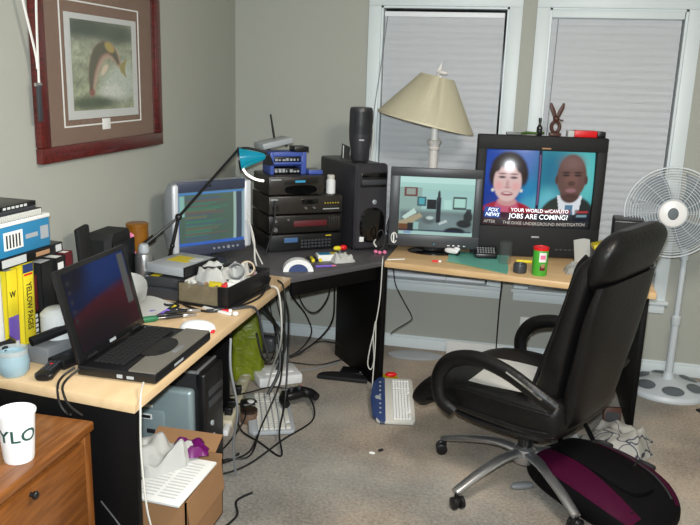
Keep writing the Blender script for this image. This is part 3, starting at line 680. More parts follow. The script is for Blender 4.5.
def tvp(x, y, z=TVZ): q = TVm @ Vector((x, y, 0)); return (q.x, q.y, z)
# things on top of the television
t = thing('red_box', 'bright red box lying on the right end of the television top', 'box', tvp(.175, .02), 9.5)
B().box(0, .125, 0, .07, 0, .036, .004).ob('box_body', 'red', t); B().box(-.035, 0, .006, .065, 0, .034, .003).ob('end_cap', 'papergrey', t)
tag(B().box(0, .045, 0, .06, 0, .034, .004).ob('black_case', 'black'), 'small black box at the far right end of the television top', 'box', loc=tvp(.302, .02), rz=9.5)
t = thing('rabbit_figurine', 'dark wooden long-eared rabbit figurine on the television', 'figurine', tvp(.070, .045), 9.5); t.scale = (.85, .85, .85)
B().box(-.038, .038, -.02, .02, 0, .022, .004).lathe([(.03, .021), (.018, .034)], 16).ob('plinth', 'brown', t)
b = B(); b.tube([(-.016, 0, .03), (-.026, 0, .055), (-.022, 0, .08), (0, 0, .097), (.022, 0, .08), (.026, 0, .055), (.016, 0, .03)], .012, 10, 5); b.sell((0, -.004, .112), (.022, .018, .02), 1); b.ob('body', 'brown', t)
for s in (-1, 1):
    B().tube([(s * .008, 0, .115), (s * .018, 0, .15), (s * .034, 0, .185), (s * .042, 0, .215)], lambda q: .004 + .011 * math.sin(PI * min(1, q * .8 + .15)), 10, 5, flat=(1, .5), up=(0, 1, 0)).ob('ear', 'brown', t)
B().tube([(.02, 0, .108), (.035, -.004, .104), (.046, -.006, .106)], .005, 8, 4).ob('tail', 'brown', t)
t = thing('small_bottle', 'slim dark bottle left of the rabbit figurine on the television', 'bottle', tvp(-.018, .04))
B().lathe([(.014, 0), (.016, .004), (.016, .045), (.008, .06), (.007, .082)], 16).ob('glass', 'darkglass', t); B().lathe([(.009, .08), (.009, .098)], 14).ob('cap', 'black', t)
t = thing('remote_control', 'grey slim remote lying at the left of the television top', 'remote', tvp(-.20, .03), 10)
B().box(0, .085, 0, .035, 0, .014, .004).ob('body', 'grey', t); B().m('lgrey').box(.01, .05, .006, .028, .0135, .017, .001).ob('keys', None, t)
tag(B().tube([(0, 0, .008), (.04, .02, .014), (.09, 0, .012), (.13, .018, .016), (.07, .035, .01), (.02, .03, .01)], .007, 8).ob('coiled_strap', 'leaf'), 'olive green strap bundle on the television between remote and bottle', 'strap', loc=tvp(-.12, .03), rz=13)

# =================================================================== TABLE LAMP
t = thing('table_lamp', 'white column table lamp with tilted cream shade before the left window', 'lamp', (1.338, -.275, DZ))
B().lathe([(.075, 0), (.075, .02), (.055, .035), (.035, .05), (.030, .07)], 28).ob('base', 'lampw', t)
b = B(); b.lathe([(.030, .06), (.027, .35), (.026, .575), (.031, .58), (.034, .59), (.028, .598), (.040, .618), (.044, .630), (.036, .636)], 12); b.ob('post', 'lampw', t, angle=.3)
B().lathe([(.021, .635), (.021, .76), (.016, .80)], 20).ob('socket_tube', 'white', t)
S = T((0, 0, 1.0), ry=12.0, rx=-2) @ T((0, 0, -.005))
prof = [(.285, -.268), (.287, -.262), (.10, 0.0), (.098, 0.002)]
b = B(); b.lathe(prof, 56, S, cap=False); b.thick(.002); sh = b.ob('lamp_shade', 'shade', t)
b = B(); b.lathe([(.2865, -.270), (.2885, -.270), (.287, -.258), (.285, -.258), (.2865, -.270)], 56, S, cap=False); b.ob('trim_band', 'beige', sh)
b = B(); b.tube([(.0, 0, .79), (.075, 0, .84), (.085, 0, .92), (.012, 0, 1.0)], .002, 6).tube([(.0, 0, .79), (-.075, 0, .84), (-.06, 0, .94), (.006, 0, 1.0)], .002, 6)
for k in range(3):
    a = 2 * PI * k / 3; b.tube([(.0, 0, 0), (.098 * math.cos(a), .098 * math.sin(a), .0)], .0018, 6, 0) if k < 0 else b.cyl(S @ Vector((0, 0, 0)), S @ Vector((.098 * math.cos(a), .098 * math.sin(a), 0)), .0018, n=6)
b.ob('harp', 'steel', t)
b = B(); b.lathe([(.008, 0), (.012, .006), (.006, .014), (.004, .02)], 12, S); b.sell((.02, 0, .03), (.032, .010, .012), 1, mtx=S); b.prism([(-.014, .028), (.012, .030), (.006, .085), (-.0, .075)], -.004, .004, mtx=S @ T((0, 0, 0), rx=90)); b.ob('finial', 'lampw', t, label='small white bird-shaped finial')
B().tube([(.06, .04, .012), (.1, .1, .004), (.1, .2, -.02), (.1, .24, -.3)], .003, 6).ob('power_cord', 'cablew', t)

# =================================================================== THINGS ON THE RIGHT DESK
b = B(); b.grid(8, 8, lambda u, v: Vector((.335 * u + .006 * math.sin(7 * v), -.30 + .30 * v - .13 * u * (1 - v) - .04 * u, .002 + .0025 * (1 + math.sin(5 * u + 4 * v))))); b.thick(.002)
tag(b.ob('plastic_folder', 'teal'), 'teal translucent plastic sheet lying flat before the flat monitor', 'folder', loc=(1.485, -.36, DZ))
t = thing('toy_motorbike', 'small white and black toy with teal stand on the teal sheet', 'toy', (1.50, -.50, DZ + .008), -20)
B().sell((.0, 0, .022), (.045, .016, .016), .8).sell((.03, 0, .036), (.02, .012, .012), .9).ob('toy_body', 'white', t)
b = B()
for x in (-.035, .035): b.cyl((x, -.008, .014), (x, .008, .014), .014, n=16)
b.ob('wheels', 'black', t)
tag(B().box(0, .036, 0, .03, 0, .075, .004).ob('teal_box', 'teal'), 'small upright teal box beside the white toy', 'box', loc=(1.478, -.44, DZ + .009), rz=-6)
t = thing('desk_phone', 'black keypad handset with grey keys between flat monitor and television', 'phone', (1.635, -.535, DZ), 8)
B().box(0, .125, 0, .09, .004, .032, .008, taper=lambda q: [setattr(v.co, 'z', v.co.z + .03) for v in q.verts if v.co.y > .05]).ob('body', 'black', t)
b = B()
for r in range(3):
    for k in range(7): b.box(.012 + k * .015, .022 + k * .015, .012 + r * .022, .026 + r * .022, .031 + .004 + r * .0075, .038 + .005 + r * .0075, .001)
b.ob('keys', 'grey', t)
b = B(); prof = [(.026, 0), (.034, .004), (.037, .125), (.0355, .125), (.032, .008), (.0, .007)]; b.lathe(prof, 26, cap=False)
tag(b.ob('drinking_glass', 'clear'), 'clear empty drinking glass standing before the television', 'glass', loc=(1.802, -.60, DZ + .001))
t = thing('highlighter', 'yellow marker pen lying before the television near the drinking glass', 'pen', (1.865, -.535, DZ + .009), 4)
B().cyl((0, 0, 0), (.085, 0, 0), .009).ob('barrel', 'yellow', t); B().cyl((.085, 0, 0), (.112, 0, 0), .0085).ob('cap', 'black', t)
tag(B().lathe([(.030, 0), (.035, .004), (.036, .04), (.033, .05), (.030, .05), (.028, .04), (.0, .038)], 26).ob('dark_jar', 'dgrey'), 'short dark round pot left of the green crisp can', 'pot', loc=(1.885, -.765, DZ))
t = thing('snack_can', 'tall green crisp can with red rim on the desk before the television', 'can', (1.985, -.775, DZ))
B().lathe([(.038, 0), (.039, .002), (.039, .138), (.038, .14)], 30).ob('tube', 'cangreen', t)
B().lathe([(.0405, .135), (.041, .138), (.041, .148), (.0385, .15), (.037, .146), (.0, .145)], 30, cap=False).ob('rim', 'red', t)
def wrap(r, a0, a1, z0, z1, nu=10, nv=3): return lambda u, v: Vector((r * math.cos(a0 + (a1 - a0) * u), r * math.sin(a0 + (a1 - a0) * u), z0 + (z1 - z0) * v))
b = B(); b.m('paperw').grid(10, 3, wrap(.0394, -1.75, -.75, .075, .125)).m('pink').grid(6, 3, wrap(.0397, -1.6, -.9, .09, .112)).m('dred').grid(8, 3, wrap(.0394, -1.6, -.85, .03, .055)).m('tan').grid(6, 2, wrap(.0397, -1.4, -.95, .045, .065)); b.ob('label_print', None, t)
b = B(); b.grid(6, 6, lambda u, v: Vector((.09 * u - .01 * v + .02, -.0 + .03 * v + .010 * math.sin(3 * u), .13 * v * (1 - .12 * abs(u - .7)) + .003))); b.thick(.001)
tag(b.ob('paper_sheet', 'paperw'), 'small white paper propped against the right side of the television front', 'paper', loc=tvp(.20, -.09, DZ), rz=10)
def crumple(nu, nv, sx, sy, h, seed, edge=.12, sc=7.0, rough=1.0):
    def f(u, v):
        x = (u - .5); y = (v - .5)
        n1 = mnoise.noise(Vector((u * sc, v * sc, seed))); n2 = mnoise.noise(Vector((u * sc * 2.3, v * sc * 2.3, seed + 5)))
        a = math.atan2(y, x); e = max(abs(x), abs(y)) * 2
        k = 1 + .16 * mnoise.noise(Vector((math.cos(a) * 1.7, math.sin(a) * 1.7, seed + 9))) - .18 * (e * (abs(math.sin(2 * a))))
        fall = 1 - sstep(1 - edge * 3, 1.0, e)
        z = max(.002, (h * (.55 + .55 * n1 + .22 * rough * n2)) * fall + .003)
        return Vector((x * sx * k + .03 * sx * n2, y * sy * k + .03 * sy * n1, z))
    return f
b = B(); b.grid(22, 18, crumple(22, 18, .17, .15, .06, 2.2)); b.thick(.0008)
tag(b.ob('plastic_wrap', 'clearg'), 'crumpled clear plastic wrapper on the desk behind the chair back', 'wrapper', loc=(2.19, -.665, DZ))
tag(B().box(0, .03, 0, .022, 0, .03, .002).ob('eraser', 'white'), 'tiny white block beside the crumpled plastic wrapper', 'eraser', loc=(2.225, -.79, DZ), rz=8)
t = thing('desktop_speaker', 'black boxy speaker at the right end of the window desk', 'speaker', (2.36, -.50, DZ), -4)
B().box(0, .165, 0, .17, 0, .275, .012, 3).ob('housing', 'black', t); B().box(.012, .153, -.005, .004, .05, .262, .006).ob('grille', 'blackmat', t); B().box(.06, .085, -.006, -.003, .025, .034, .001).ob('badge', 'lgrey', t)
t = thing('video_cassette', 'yellow and black striped sleeve on a black block beside the boxy speaker', 'cassette', (2.275, -.545, DZ + .085), 8)
B().m('black').box(0, .075, 0, .09, 0, .012, .002).m('gold').box(.006, .07, -.002, .088, .010, .016, .001).ob('sleeve', None, t)
B().m('gold').box(.004, .07, .0, .085, .016, .045, .003, mtx=T((0, 0, 0), ry=-14)).m('lgrey').box(.03, .045, -.003, .0, .024, .036, .0).ob('spine', None, t)
tag(B().box(0, .085, 0, .10, 0, .084, .012).ob('black_block', 'black'), 'black box under the yellow striped sleeve beside the television', 'box', loc=(2.272, -.55, DZ), rz=8)
tag(B().box(0, .105, 0, .018, 0, .004, .001).ob('white_strip', 'paperw'), 'narrow white card strip at the left end of the window desk', 'card', loc=(1.168, -.735, DZ), rz=30)
t = thing('lighter', 'small red and white lighter lying before the oval monitor stand', 'lighter', (1.41, -.69, DZ + .006), 8)
B().cyl((0, 0, 0), (.035, 0, 0), .006).ob('body', 'red', t); B().cyl((.035, 0, 0), (.05, 0, 0), .0058).ob('tip', 'white', t)

# =================================================================== THINGS ON THE CORNER DESK
t = thing('tape_roll', 'white half-round dispenser with blue core on the dark corner desk', 'tape', (.765, -1.12, DZ), 22)
b = B(); R1 = .078
arc = [(R1 * math.cos(PI * k / 20), R1 * .82 * math.sin(PI * k / 20)) for k in range(21)]; inn = [(.05 * math.cos(PI * k / 20), .05 * .8 * math.sin(PI * k / 20)) for k in range(20, -1, -1)]
b.prism(arc + inn, -.028, .028, mtx=T((0, 0, 0), rx=90), bev=0); b.ob('shell', 'white', t)
B().prism([(.049 * math.cos(PI * k / 16), .049 * .8 * math.sin(PI * k / 16)) for k in range(17)], -.024, .024, mtx=T((0, 0, 0), rx=90)).ob('core', 'navy', t)
t = thing('small_carton', 'opened small white and blue carton on the corner desk before the hi-fi', 'box', (.815, -.90, DZ), 28)
B().m('paperw').box(0, .12, 0, .07, 0, .035, .003).m('bluebox').box(.01, .075, .008, .06, .034, .037).m('gold').box(.08, .11, .01, .06, .034, .037).ob('carton', None, t)
t = thing('battery_pack', 'yellow and black taped battery bundle beside the small carton', 'batteries', (.775, -.93, DZ), 25)
b = B().m('yellow')
for k in range(4): b.m('yellow' if k % 2 else 'black').cyl((k * .02, 0, .010), (k * .02, .06, .010), .0095, n=12)
b.ob('cells', None, t)
b = B(); b.grid(16, 14, crumple(16, 14, .14, .11, .06, 4.1, .12, 3.2, .7)); b.thick(.001)
tag(b.ob('crumpled_paper', 'paperw'), 'crumpled white receipt paper on the corner desk right of the small carton', 'paper', loc=(.935, -.85, DZ), rz=40)
t = thing('pen', 'pink pen lying on the corner desk edge before the small carton', 'pen', (.835, -1.03, DZ + .006), 30)
B().cyl((0, 0, 0), (.09, 0, 0), .006).ob('barrel', 'purple', t); B().cyl((.09, 0, 0), (.115, 0, 0), .0055, .002).ob('tip', 'pink', t)
t = thing('toy_figure', 'tiny red and yellow toy behind the crumpled receipt paper', 'toy', (.895, -.735, DZ), 30)
B().lathe([(.009, 0), (.006, .01), (.006, .035)], 10).ob('base', 'grey', t); B().sell((-.014, 0, .047), (.024, .014, .013), .9).ob('body', 'yellow', t); B().sell((.02, 0, .05), (.022, .015, .015), .9).ob('head', 'red', t)
t = thing('earphones', 'tangled earphones with pink buds at the foot of the computer tower', 'earphones', (1.105, -.58, DZ))
b = B().m('cable'); b.tube([(-.02, .02, .004), (-.015, .03, .06), (-.035, .02, .10), (-.01, .03, .13), (.012, .03, .08), (.0, .01, .02), (-.02, -.02, .006)], .003, 6).tube([(.02, .03, .005), (.03, .04, .08), (.015, .05, .14), (.03, .05, .2), (.02, .05, .1), (.01, .03, .02)], .003, 6); b.ob('cord', None, t)
for q in ((-.03, -.02, .012), (-.005, -.03, .011), (.022, -.02, .013)): B().sell(q, (.012, .01, .011), 1, 12, 8).ob('earbud', 'pink', t)
b = B(); b.tube([(-.03, 0, .035), (-.045, -.005, .06), (-.035, -.01, .08)], .005, 8); b.ob('ear_hook', 'cablew', t)
tag(B().m('cable').tube([(0, 0, 0), (.01, .0, .06), (-.005, 0, .15), (.008, 0, .22), (0, 0, .30)], .004, 6).ob('black_cable', None), 'black cable hanging down the right edge of the corner tower', 'cable', loc=(1.118, -.40, DZ + .005))
tag(B().tube([(0, .055, .008), (.006, .01, .012), (.012, -.03, -.01), (.008, -.035, -.2), (-.01, -.04, -.36), (-.035, -.045, -.50), (-.045, -.045, -.60), (-.025, -.045, -.63), (-.012, -.04, -.57), (-.02, -.042, -.44), (-.008, -.05, -.34), (-.004, -.06, -.5), (-.006, -.08, -.66), (.0, -.12, -.745)], .0032, 7).ob('hanging_cable', 'cablew'), 'white looped cord hanging over the corner desk edge down the black panel', 'cord', loc=(1.135, -.745, DZ))

# =================================================================== PEDESTAL FAN
t = thing('pedestal_fan', 'light grey pedestal fan standing in the right corner by the window', 'fan', (2.795, -.26, 0))
B().lathe([(.235, 0), (.236, .012), (.225, .03), (.16, .052), (.07, .065), (.035, .075), (.026, .11)], 48, sx=1.0, sy=.95).ob('base', 'fan', t)
b = B()
for k in range(6):
    a = math.radians(-88 + 60 * k); m_ = T((0, 0, 0), rz=math.degrees(a))
    b.loft([sring(.155, 0, .044, .062, 1.0, 18, lambda p, q: m_ @ Vector((p, q, .046 + (.155 - p) * .26 + .006))), sring(.155, 0, .03, .045, 1.0, 18, lambda p, q: m_ @ Vector((p, q, .052 + (.155 - p) * .26 + .006)))])
b.ob('base_windows', 'fandark', t)
B().lathe([(.022, .08), (.021, .42), (.017, .425), (.016, .80)], 24).ob('pole', 'fan', t)
B().lathe([(.024, .40), (.028, .41), (.028, .45), (.02, .46)], 24).ob('collar', 'fan', t)
hd = T((-.122, -.085, 1.075), rz=-4, rx=-2)
B().tube([(0, 0, .79), (-.02, 0, .92), (-.08, -.03, 1.04)], lambda q: .024 + .012 * q, 14, 5).ob('neck', 'fan', t)
b = B(); b.lathe([(.03, -.13), (.065, -.11), (.075, -.03), (.07, .0)], 28, hd @ T((0, 0, 0), rx=90)); b.ob('motor_housing', 'fan', t)
gr = hd @ T((0, -.06, 0), rx=90) @ Matrix.Scale(.90, 4)
b = B()
def gdepth(r, s): return s * .055 * (1 - (r / .275) ** 2.2)
for s in (1, -1):
    for k in range(13):
        r = .085 + k * .0155
        b.lathe([(r - .0016, gdepth(r, s) - .0014), (r + .0016, gdepth(r, s) - .0014), (r + .0016, gdepth(r, s) + .0014), (r - .0016, gdepth(r, s) + .0014), (r - .0016, gdepth(r, s) - .0014)], 56, gr, cap=False)
    for k in range(14):
        a = 2 * PI * k / 14; P = [gr @ Vector((r * math.cos(a + .9 * (r - .08)), r * math.sin(a + .9 * (r - .08)), gdepth(r, s))) for r in (.075, .14, .2, .272)]
        b.tube(P, .0014, 5, 3)
b.lathe([(.268, -.008), (.276, -.008), (.276, .008), (.268, .008), (.268, -.008)], 64, gr, cap=False); b.ob('grille', 'fan', t)
b = B(); b.lathe([(.0, .072), (.06, .072), (.078, .064), (.082, .05), (.07, .045)], 36, gr, cap=False); hub = b.ob('hub_badge', 'white', t)
b = B(); b.lathe([(.0, .078), (.026, .077), (.032, .070)], 28, gr @ T(), cap=False, sy=1.2); b.ob('center_cap', 'fandark', hub)
for k in range(4):
    a0 = 2 * PI * k / 4 + .5
    b = B()
    b.grid(8, 6, lambda u, v: gr @ Vector(((.045 + .2 * u) * math.cos(a0 + (v - .5) * (.9 + .15 * u) + .35 * u), (.045 + .2 * u) * math.sin(a0 + (v - .5) * (.9 + .15 * u) + .35 * u), -.018 + .036 * v)))
    b.thick(.002); b.ob('blade', 'fanblade', t)
B().tube([(-.1, .1, .05), (-.2, .16, .015), (-.3, .14, .006), (-.42, .17, .006), (-.55, .19, .006)], .004, 6).ob('power_cord', 'cablew', t)
tag(B().box(0, .34, 0, .10, 0, .012, .003).ob('dark_mat', 'blackmat'), 'dark flat mat edge on the carpet right of the fan base', 'mat', loc=(2.96, -.62, 0), rz=35)

# =================================================================== OFFICE CHAIR
CH = Vector((1.965, -1.585, 0)); CA = 29.0
t = thing('office_chair', 'black leather high-back office chair on chrome star base in the middle', 'chair', CH, 180 - CA)
# local +x is forward (towards the seat front); camera-near side is local +y
n_ = 28
def cush(path, n, e=.42, mat='leather'):
    """path: (f, z, half width, half thickness, tilt deg of thickness dir from z)"""
    rings = []
    for f, z, hw, ht, tl in path:
        tx, tz = math.sin(math.radians(tl)), math.cos(math.radians(tl))
        rings.append(sring(0, 0, hw, ht, e, n, lambda a, c: Vector((f + tx * c, a, z + tz * c))))
    return rings
def dens(path, k=4):
    V = [Vector(p[:3]) for p in path]; W = [Vector((p[3], p[4], 0)) for p in path]
    A = catmull(V, k); Bw = catmull(W, k); return [(a.x, a.y, a.z, b_.x, b_.y) for a, b_ in zip(A, Bw)]
YO = -.05
def fwd(path, k=.055): return [(f + k * max(0, z - .42) / .75, z, hw, ht, tl) for f, z, hw, ht, tl in path]
def off(o): o.location = (-0.025, YO, -.012); return o
seat = [(-.22, .43, .20, .05, 0), (-.20, .43, .262, .085, 0), (-.08, .425, .282, .098, 0), (.08, .425, .290, .098, 2), (.22, .425, .294, .092, 6), (.34, .412, .294, .080, 20), (.42, .378, .290, .066, 52), (.46, .335, .284, .052, 85), (.455, .305, .255, .026, 100)]
off(B().loft(cush(dens(seat), 36)).ob('seat', 'leather', t))
b = B(); b.loft(cush(dens([(-.16, .325, .15, .012, 0), (-.10, .32, .22, .016, 0), (.1, .32, .25, .018, 2), (.28, .325, .24, .016, 8), (.36, .33, .16, .01, 20)]), 30)); off(b.ob('seat_pan', 'black', t))
b = B()
for s in (1, -1):
    P = [(f, s * (hw - .004), z + ht * .45) for f, z, hw, ht, tl in dens(seat)[5:-9]]; b.tube(P, .008, 8, 0)
    P = [(f, s * (hw - .004), z - ht * .45) for f, z, hw, ht, tl in dens(seat)[5:-9]]; b.tube(P, .008, 8, 0)
off(b.ob('seat_piping', 'leather', t))
bk = [(-.09, .36, .15, .03, 90), (-.10, .40, .20, .06, 96), (-.13, .52, .225, .07, 100), (-.172, .66, .246, .068, 104), (-.215, .80, .256, .06, 106), (-.255, .93, .262, .056, 106), (-.285, 1.03, .262, .056, 106), (-.31, 1.085, .255, .064, 104), (-.33, 1.12, .235, .056, 100), (-.345, 1.15, .20, .034, 96)]
bk = fwd(bk)
off(B().loft(cush(dens(bk), 36, .5)).ob('backrest', 'leather', t))
b = B()
hr = [(-.325, .98, .20, .03, 106), (-.345, 1.04, .265, .058, 108), (-.362, 1.11, .282, .070, 106), (-.378, 1.165, .276, .066, 100), (-.388, 1.205, .24, .046, 96), (-.393, 1.228, .18, .02, 94)]
b.loft(cush(dens(fwd(hr)), 36, .6)); off(b.ob('head_roll', 'leather', t))
b = B()
for yv in (-.20, .20):
    P = []
    for f, z, hw, ht, tl in dens(bk)[4:-3]:
        P.append((f + math.sin(math.radians(tl)) * (ht + .0), yv, z + math.cos(math.radians(tl)) * ht))
    b.tube(P, .009, 8, 0)
off(b.ob('back_piping', 'leather', t))
b = B()
rs = [(-.18, .36, .17, .025, 100), (-.215, .43, .205, .045, 102), (-.25, .58, .226, .052, 104), (-.292, .74, .250, .050, 106), (-.33, .90, .270, .042, 106), (-.365, 1.02, .262, .03, 106)]
b.loft(cush(dens(fwd(rs)), 32, .55)); off(b.ob('back_shell', 'leather', t))
for s in (1, -1):
    y = .352 * s
    b = B(); P = [(.235, y * .93, .37), (.29, y, .42), (.305, y, .52), (.25, y, .605), (.13, y, .648), (-.01, y, .632), (-.14, y, .585), (-.23, y * .94, .535)]
    b.tube(P, lambda q: .032 - .006 * abs(q - .45), 14, 6, flat=(1.05, .78), up=(0, 1, 0)); am = off(b.ob('armrest', 'leather', t))
    B().tube([(-.03, y + .026 * s, .64), (-.11, y + .027 * s, .61), (-.19, y + .024 * s, .572)], .0045, 8, 5).ob('arm_trim', 'chrome', am)
B().box(-.12, .14, -.12, .06, .27, .33, .012).ob('tilt_mechanism', 'black', t)
B().cyl((0, 0, .13), (0, 0, .22), .032, .032, 22).cyl((0, 0, .22), (0, 0, .31), .02, .02, 18).ob('gas_lift', 'black', t)
hb = B().lathe([(.0, .10), (.05, .10), (.055, .13), (.048, .165), (.036, .175), (.0, .175)], 28, cap=False).ob('hub', 'steel', t)
for k in range(5):
    a = math.radians(156 + 72 * k - (180 - CA)); ca, sa = math.cos(a), math.sin(a)
    b = B(); b.tube([(.03 * ca, .03 * sa, .145), (.14 * ca, .14 * sa, .148), (.27 * ca, .27 * sa, .120), (.37 * ca, .37 * sa, .088), (.415 * ca, .415 * sa, .072)], lambda q: .030 - .009 * q, 14, 5, flat=(1.0, .62)); lg = b.ob('leg', 'steel', t)
    m_ = T((.405 * ca, .405 * sa, 0), rz=math.degrees(a) + 35 + 40 * k)
    b = B(); b.cyl((0, 0, .045), (0, 0, .078), .009); 
    for yy in (-.017, .017): b.lathe([(.020, -.011), (.0265, -.008), (.0265, .008), (.020, .011)], 20, m_ @ T((.012, yy, .0268), rx=90))
    b.bm.verts.ensure_lookup_table()
    b.box(-.012, .03, -.007, .007, .02, .052, .004, mtx=m_)
    for v in b.bm.verts[:28]: v.co += Vector((.405 * ca, .405 * sa, 0))
    b.ob('caster', 'black', t)
# paper lying on the seat
def on_chair(f, n, z): m_ = T(CH, rz=180 - CA); q = m_ @ Vector((f, n, z)); return q
b = B(); b.m('paperw').grid(5, 5, lambda u, v: Vector((-.13 + .27 * u, -.15 + .31 * v, .004 + .006 * math.sin(3 * u + 2 * v)))); b.thick(.002)
b.m('gold').box(-.10, -.05, .05, .12, .008, .0125)
tag(b.ob('paper_sheet', None), 'white printed paper lying on the black chair seat', 'paper', loc=on_chair(.03, .10, .520), rz=180 - CA + 8)

# =================================================================== BACKPACK AND FLOOR, RIGHT
t = thing('backpack', 'black and maroon backpack lying on the carpet beside the chair base', 'backpack', (2.275, -1.675, .0), -46)
# local x runs from the top handle (-x) to the bottom (+x)
def bp_ring(x, hw, z0, z1, e=.62, n=32): return sring(0, (z0 + z1) / 2, hw, (z1 - z0) / 2, e, n, lambda a, c: Vector((x, a, c)))
st = [(-.30, .07, .04, .10), (-.28, .14, .02, .14), (-.18, .19, .004, .18), (-.02, .215, .0, .195), (.14, .215, .0, .18), (.25, .19, .0, .145), (.31, .14, .008, .10), (.33, .06, .02, .07)]
B().loft([bp_ring(*q) for q in [(a.x, a.y, a.z, c.x) for a, c in zip(catmull([Vector(q[:3]) for q in st], 4), catmull([Vector((q[3], 0, 0)) for q in st], 4))]]).ob('main_pack', 'nylon', t)
def surf(x, a, k=1.0):
    V = catmull([Vector(q[:3]) for q in st], 12); Wd = catmull([Vector((q[3], 0, 0)) for q in st], 12)
    i = min(range(len(V)), key=lambda j: abs(V[j].x - x)); hw, z0, z1 = V[i].y, V[i].z, Wd[i].x
    sp_ = lambda v: math.copysign(abs(v) ** .62, v)
    return Vector((x, hw * sp_(math.cos(a)) * k, (z0 + z1) / 2 + (z1 - z0) / 2 * sp_(math.sin(a)) * k))
for s in (1, -1):
    b = B()
    def fpan(u, v):
        x = -.27 + .57 * u; a0, a1 = (math.radians(20), math.radians(66 + 8 * math.sin(PI * u + .4))) if s < 0 else (math.radians(34), math.radians(56 + 12 * math.sin(PI * u + .2)))
        a = a0 + (a1 - a0) * v; a = a if s > 0 else PI - a  # both flanks
        return surf(x, a, 1.022)
    b.grid(26, 6, fpan); b.thick(.004); b.ob('side_panel', 'maroon', t, label='maroon side panel')
b = B(); b.loft([sring(.02, 0, .22, .095, .6, 30, lambda a, c: Vector((a, c - .0, .155 - .12 * max(0, a - .08)))), sring(.02, 0, .225, .098, .6, 30, lambda a, c: Vector((a, c - .0, .198 - .14 * max(0, a - .05)))), sring(.02, 0, .19, .075, .6, 30, lambda a, c: Vector((a, c - .0, .212 - .16 * max(0, a - .05))))]); b.ob('front_pocket', 'nylon', t)
b = B(); b.tube([surf(-.24 + .52 * k / 16, math.radians(62), 1.03) for k in range(17)], .005, 6, 2); b.ob('zipper', 'blackmat', t)
b = B(); b.tube([(-.24, .02, .17), (-.30, .05, .23), (-.32, .13, .24), (-.28, .20, .21), (-.20, .19, .15)], .009, 8, 6, flat=(1.5, .5)); b.ob('handle', 'nylon', t)
b = B(); b.tube([(-.26, .08, .05), (-.33, .14, .03), (-.35, .22, .012), (-.28, .29, .010), (-.16, .30, .012)], .022, 8, 6, flat=(1.0, .3)); b.ob('shoulder_strap', 'nylon', t)
b = B(); b.tube([(.10, .22, .03), (.04, .29, .012), (-.06, .32, .008), (-.10, .36, .008)], .010, 8, 6, flat=(1.0, .35)); b.ob('strap', 'nylon', t)
for xs_ in (-.12, .10):
    b = B(); b.tube([surf(xs_ + .02 * math.sin(k), math.radians(18 + 9 * k), 1.05) for k in range(8)], .010, 8, 3, flat=(1.2, .3), up=(1, 0, 0)); b.ob('strap', 'blackmat', t)
b = B().m('grey'); b.tube([(-.12, .20, .12), (-.02, .245, .11), (.1, .245, .09), (.22, .22, .06)], .010, 8, 6, flat=(.5, 1)); b.ob('piping', None, t, label='grey reflective strip')
tag(B().sell((0, 0, .014), (.055, .02, .014), .8).ob('grey_buckle', 'grey'), 'grey pointed plastic piece on the carpet left of the backpack', 'buckle', loc=(1.965, -1.655, 0), rz=25)
b = B(); b.grid(34, 34, crumple(34, 34, .36, .42, .14, 7.7, .12, 3.2, .8)); b.thick(.003)
tag(b.ob('crumpled_cloth', 'clothline'), 'crumpled white cloth with grey creases between backpack and desk leg', 'cloth', loc=(2.425, -1.11, 0.0), rz=-20)
b = B(); b.grid(14, 14, crumple(14, 14, .20, .16, .035, 1.3)); b.thick(.002)
tag(b.ob('paper_scrap', 'papergrey'), 'flat crumpled pale paper on the carpet below the chair back', 'paper', loc=(2.17, -1.10, 0), rz=20)
t = thing('dark_box', 'small dark picture box leaning at the foot of the right desk panel', 'box', (2.375, -.93, 0), 10)
B().box(0, .09, 0, .03, 0, .115, .003, mtx=T(rx=-12)).ob('box_body', 'brown', t); B().box(.01, .08, -.003, .001, .015, .09, mtx=T(rx=-12)).ob('cover', 'dgrey', t)
tag(B().box(0, .12, 0, .20, 0, .06, .006).ob('storage_box', 'navy'), 'dark blue flat box on the carpet under the right desk', 'box', loc=(2.30, -.42, 0), rz=8)

# =================================================================== FLOOR, MIDDLE
def keyboard(name, label, L, W_, body, keysm, loc, rz, ry=0, rx=0, band=None, group=None):
    t = thing(name, label, 'keyboard', loc, rz, group, rx, ry)
    P = [(0, .012), (.02, 0), (L - .02, 0), (L, .012), (L, W_ - .02), (L - .02, W_), (.02, W_), (0, W_ - .02)]
    B().prism(P, .004, .024, bev=.004).ob('body', body, t)
    b = B(); n = 15; r0 = .025 + (0 if not band else 0)
    for r in range(6):
        y = .022 + r * (W_ - .06 - (band or 0)) / 6; dy = (W_ - .06 - (band or 0)) / 6 * .8
        if r == 0:
            b.box(.02, .06, y, y + dy, .023, .033, .002); b.box(.09, .25, y, y + dy, .023, .033, .002); b.box(.28, L * .70, y, y + dy, .023, .033, .002)
        else:
            for k in range(n): b.box(.02 + k * L * .66 / n, .02 + (k + .82) * L * .66 / n, y, y + dy, .023, .033, .002)
        for k in range(3): b.box(L * .73 + k * .022, L * .73 + k * .022 + .018, y, y + dy, .023, .033, .002)
        for k in range(4): b.box(L * .73 + .075 + k * .02, L * .73 + .075 + k * .02 + .016, y, y + dy, .023, .033, .002) if L * .73 + .075 + k * .02 + .016 < L - .01 else None
    b.ob('keys', keysm, t)
    if band:
        q = [(0, W_ - band), (L, W_ - band), (L, W_ - .02), (L - .06, W_ + .018), (L / 2, W_ + .03), (.06, W_ + .018), (0, W_ - .02)]
        b = B().m('navy').prism(q, .003, .029, bev=.003).m('lgrey')
        for k in range(8): b.cyl((.07 + k * .045, W_ - band * .45, .028), (.07 + k * .045, W_ - band * .45, .032), .006)
        b.cyl((L / 2, W_ - band * .2, .028), (L / 2, W_ - band * .2, .033), .016, n=18)
        b.ob('media_strip', None, t, label='dark blue media key strip')
    return t
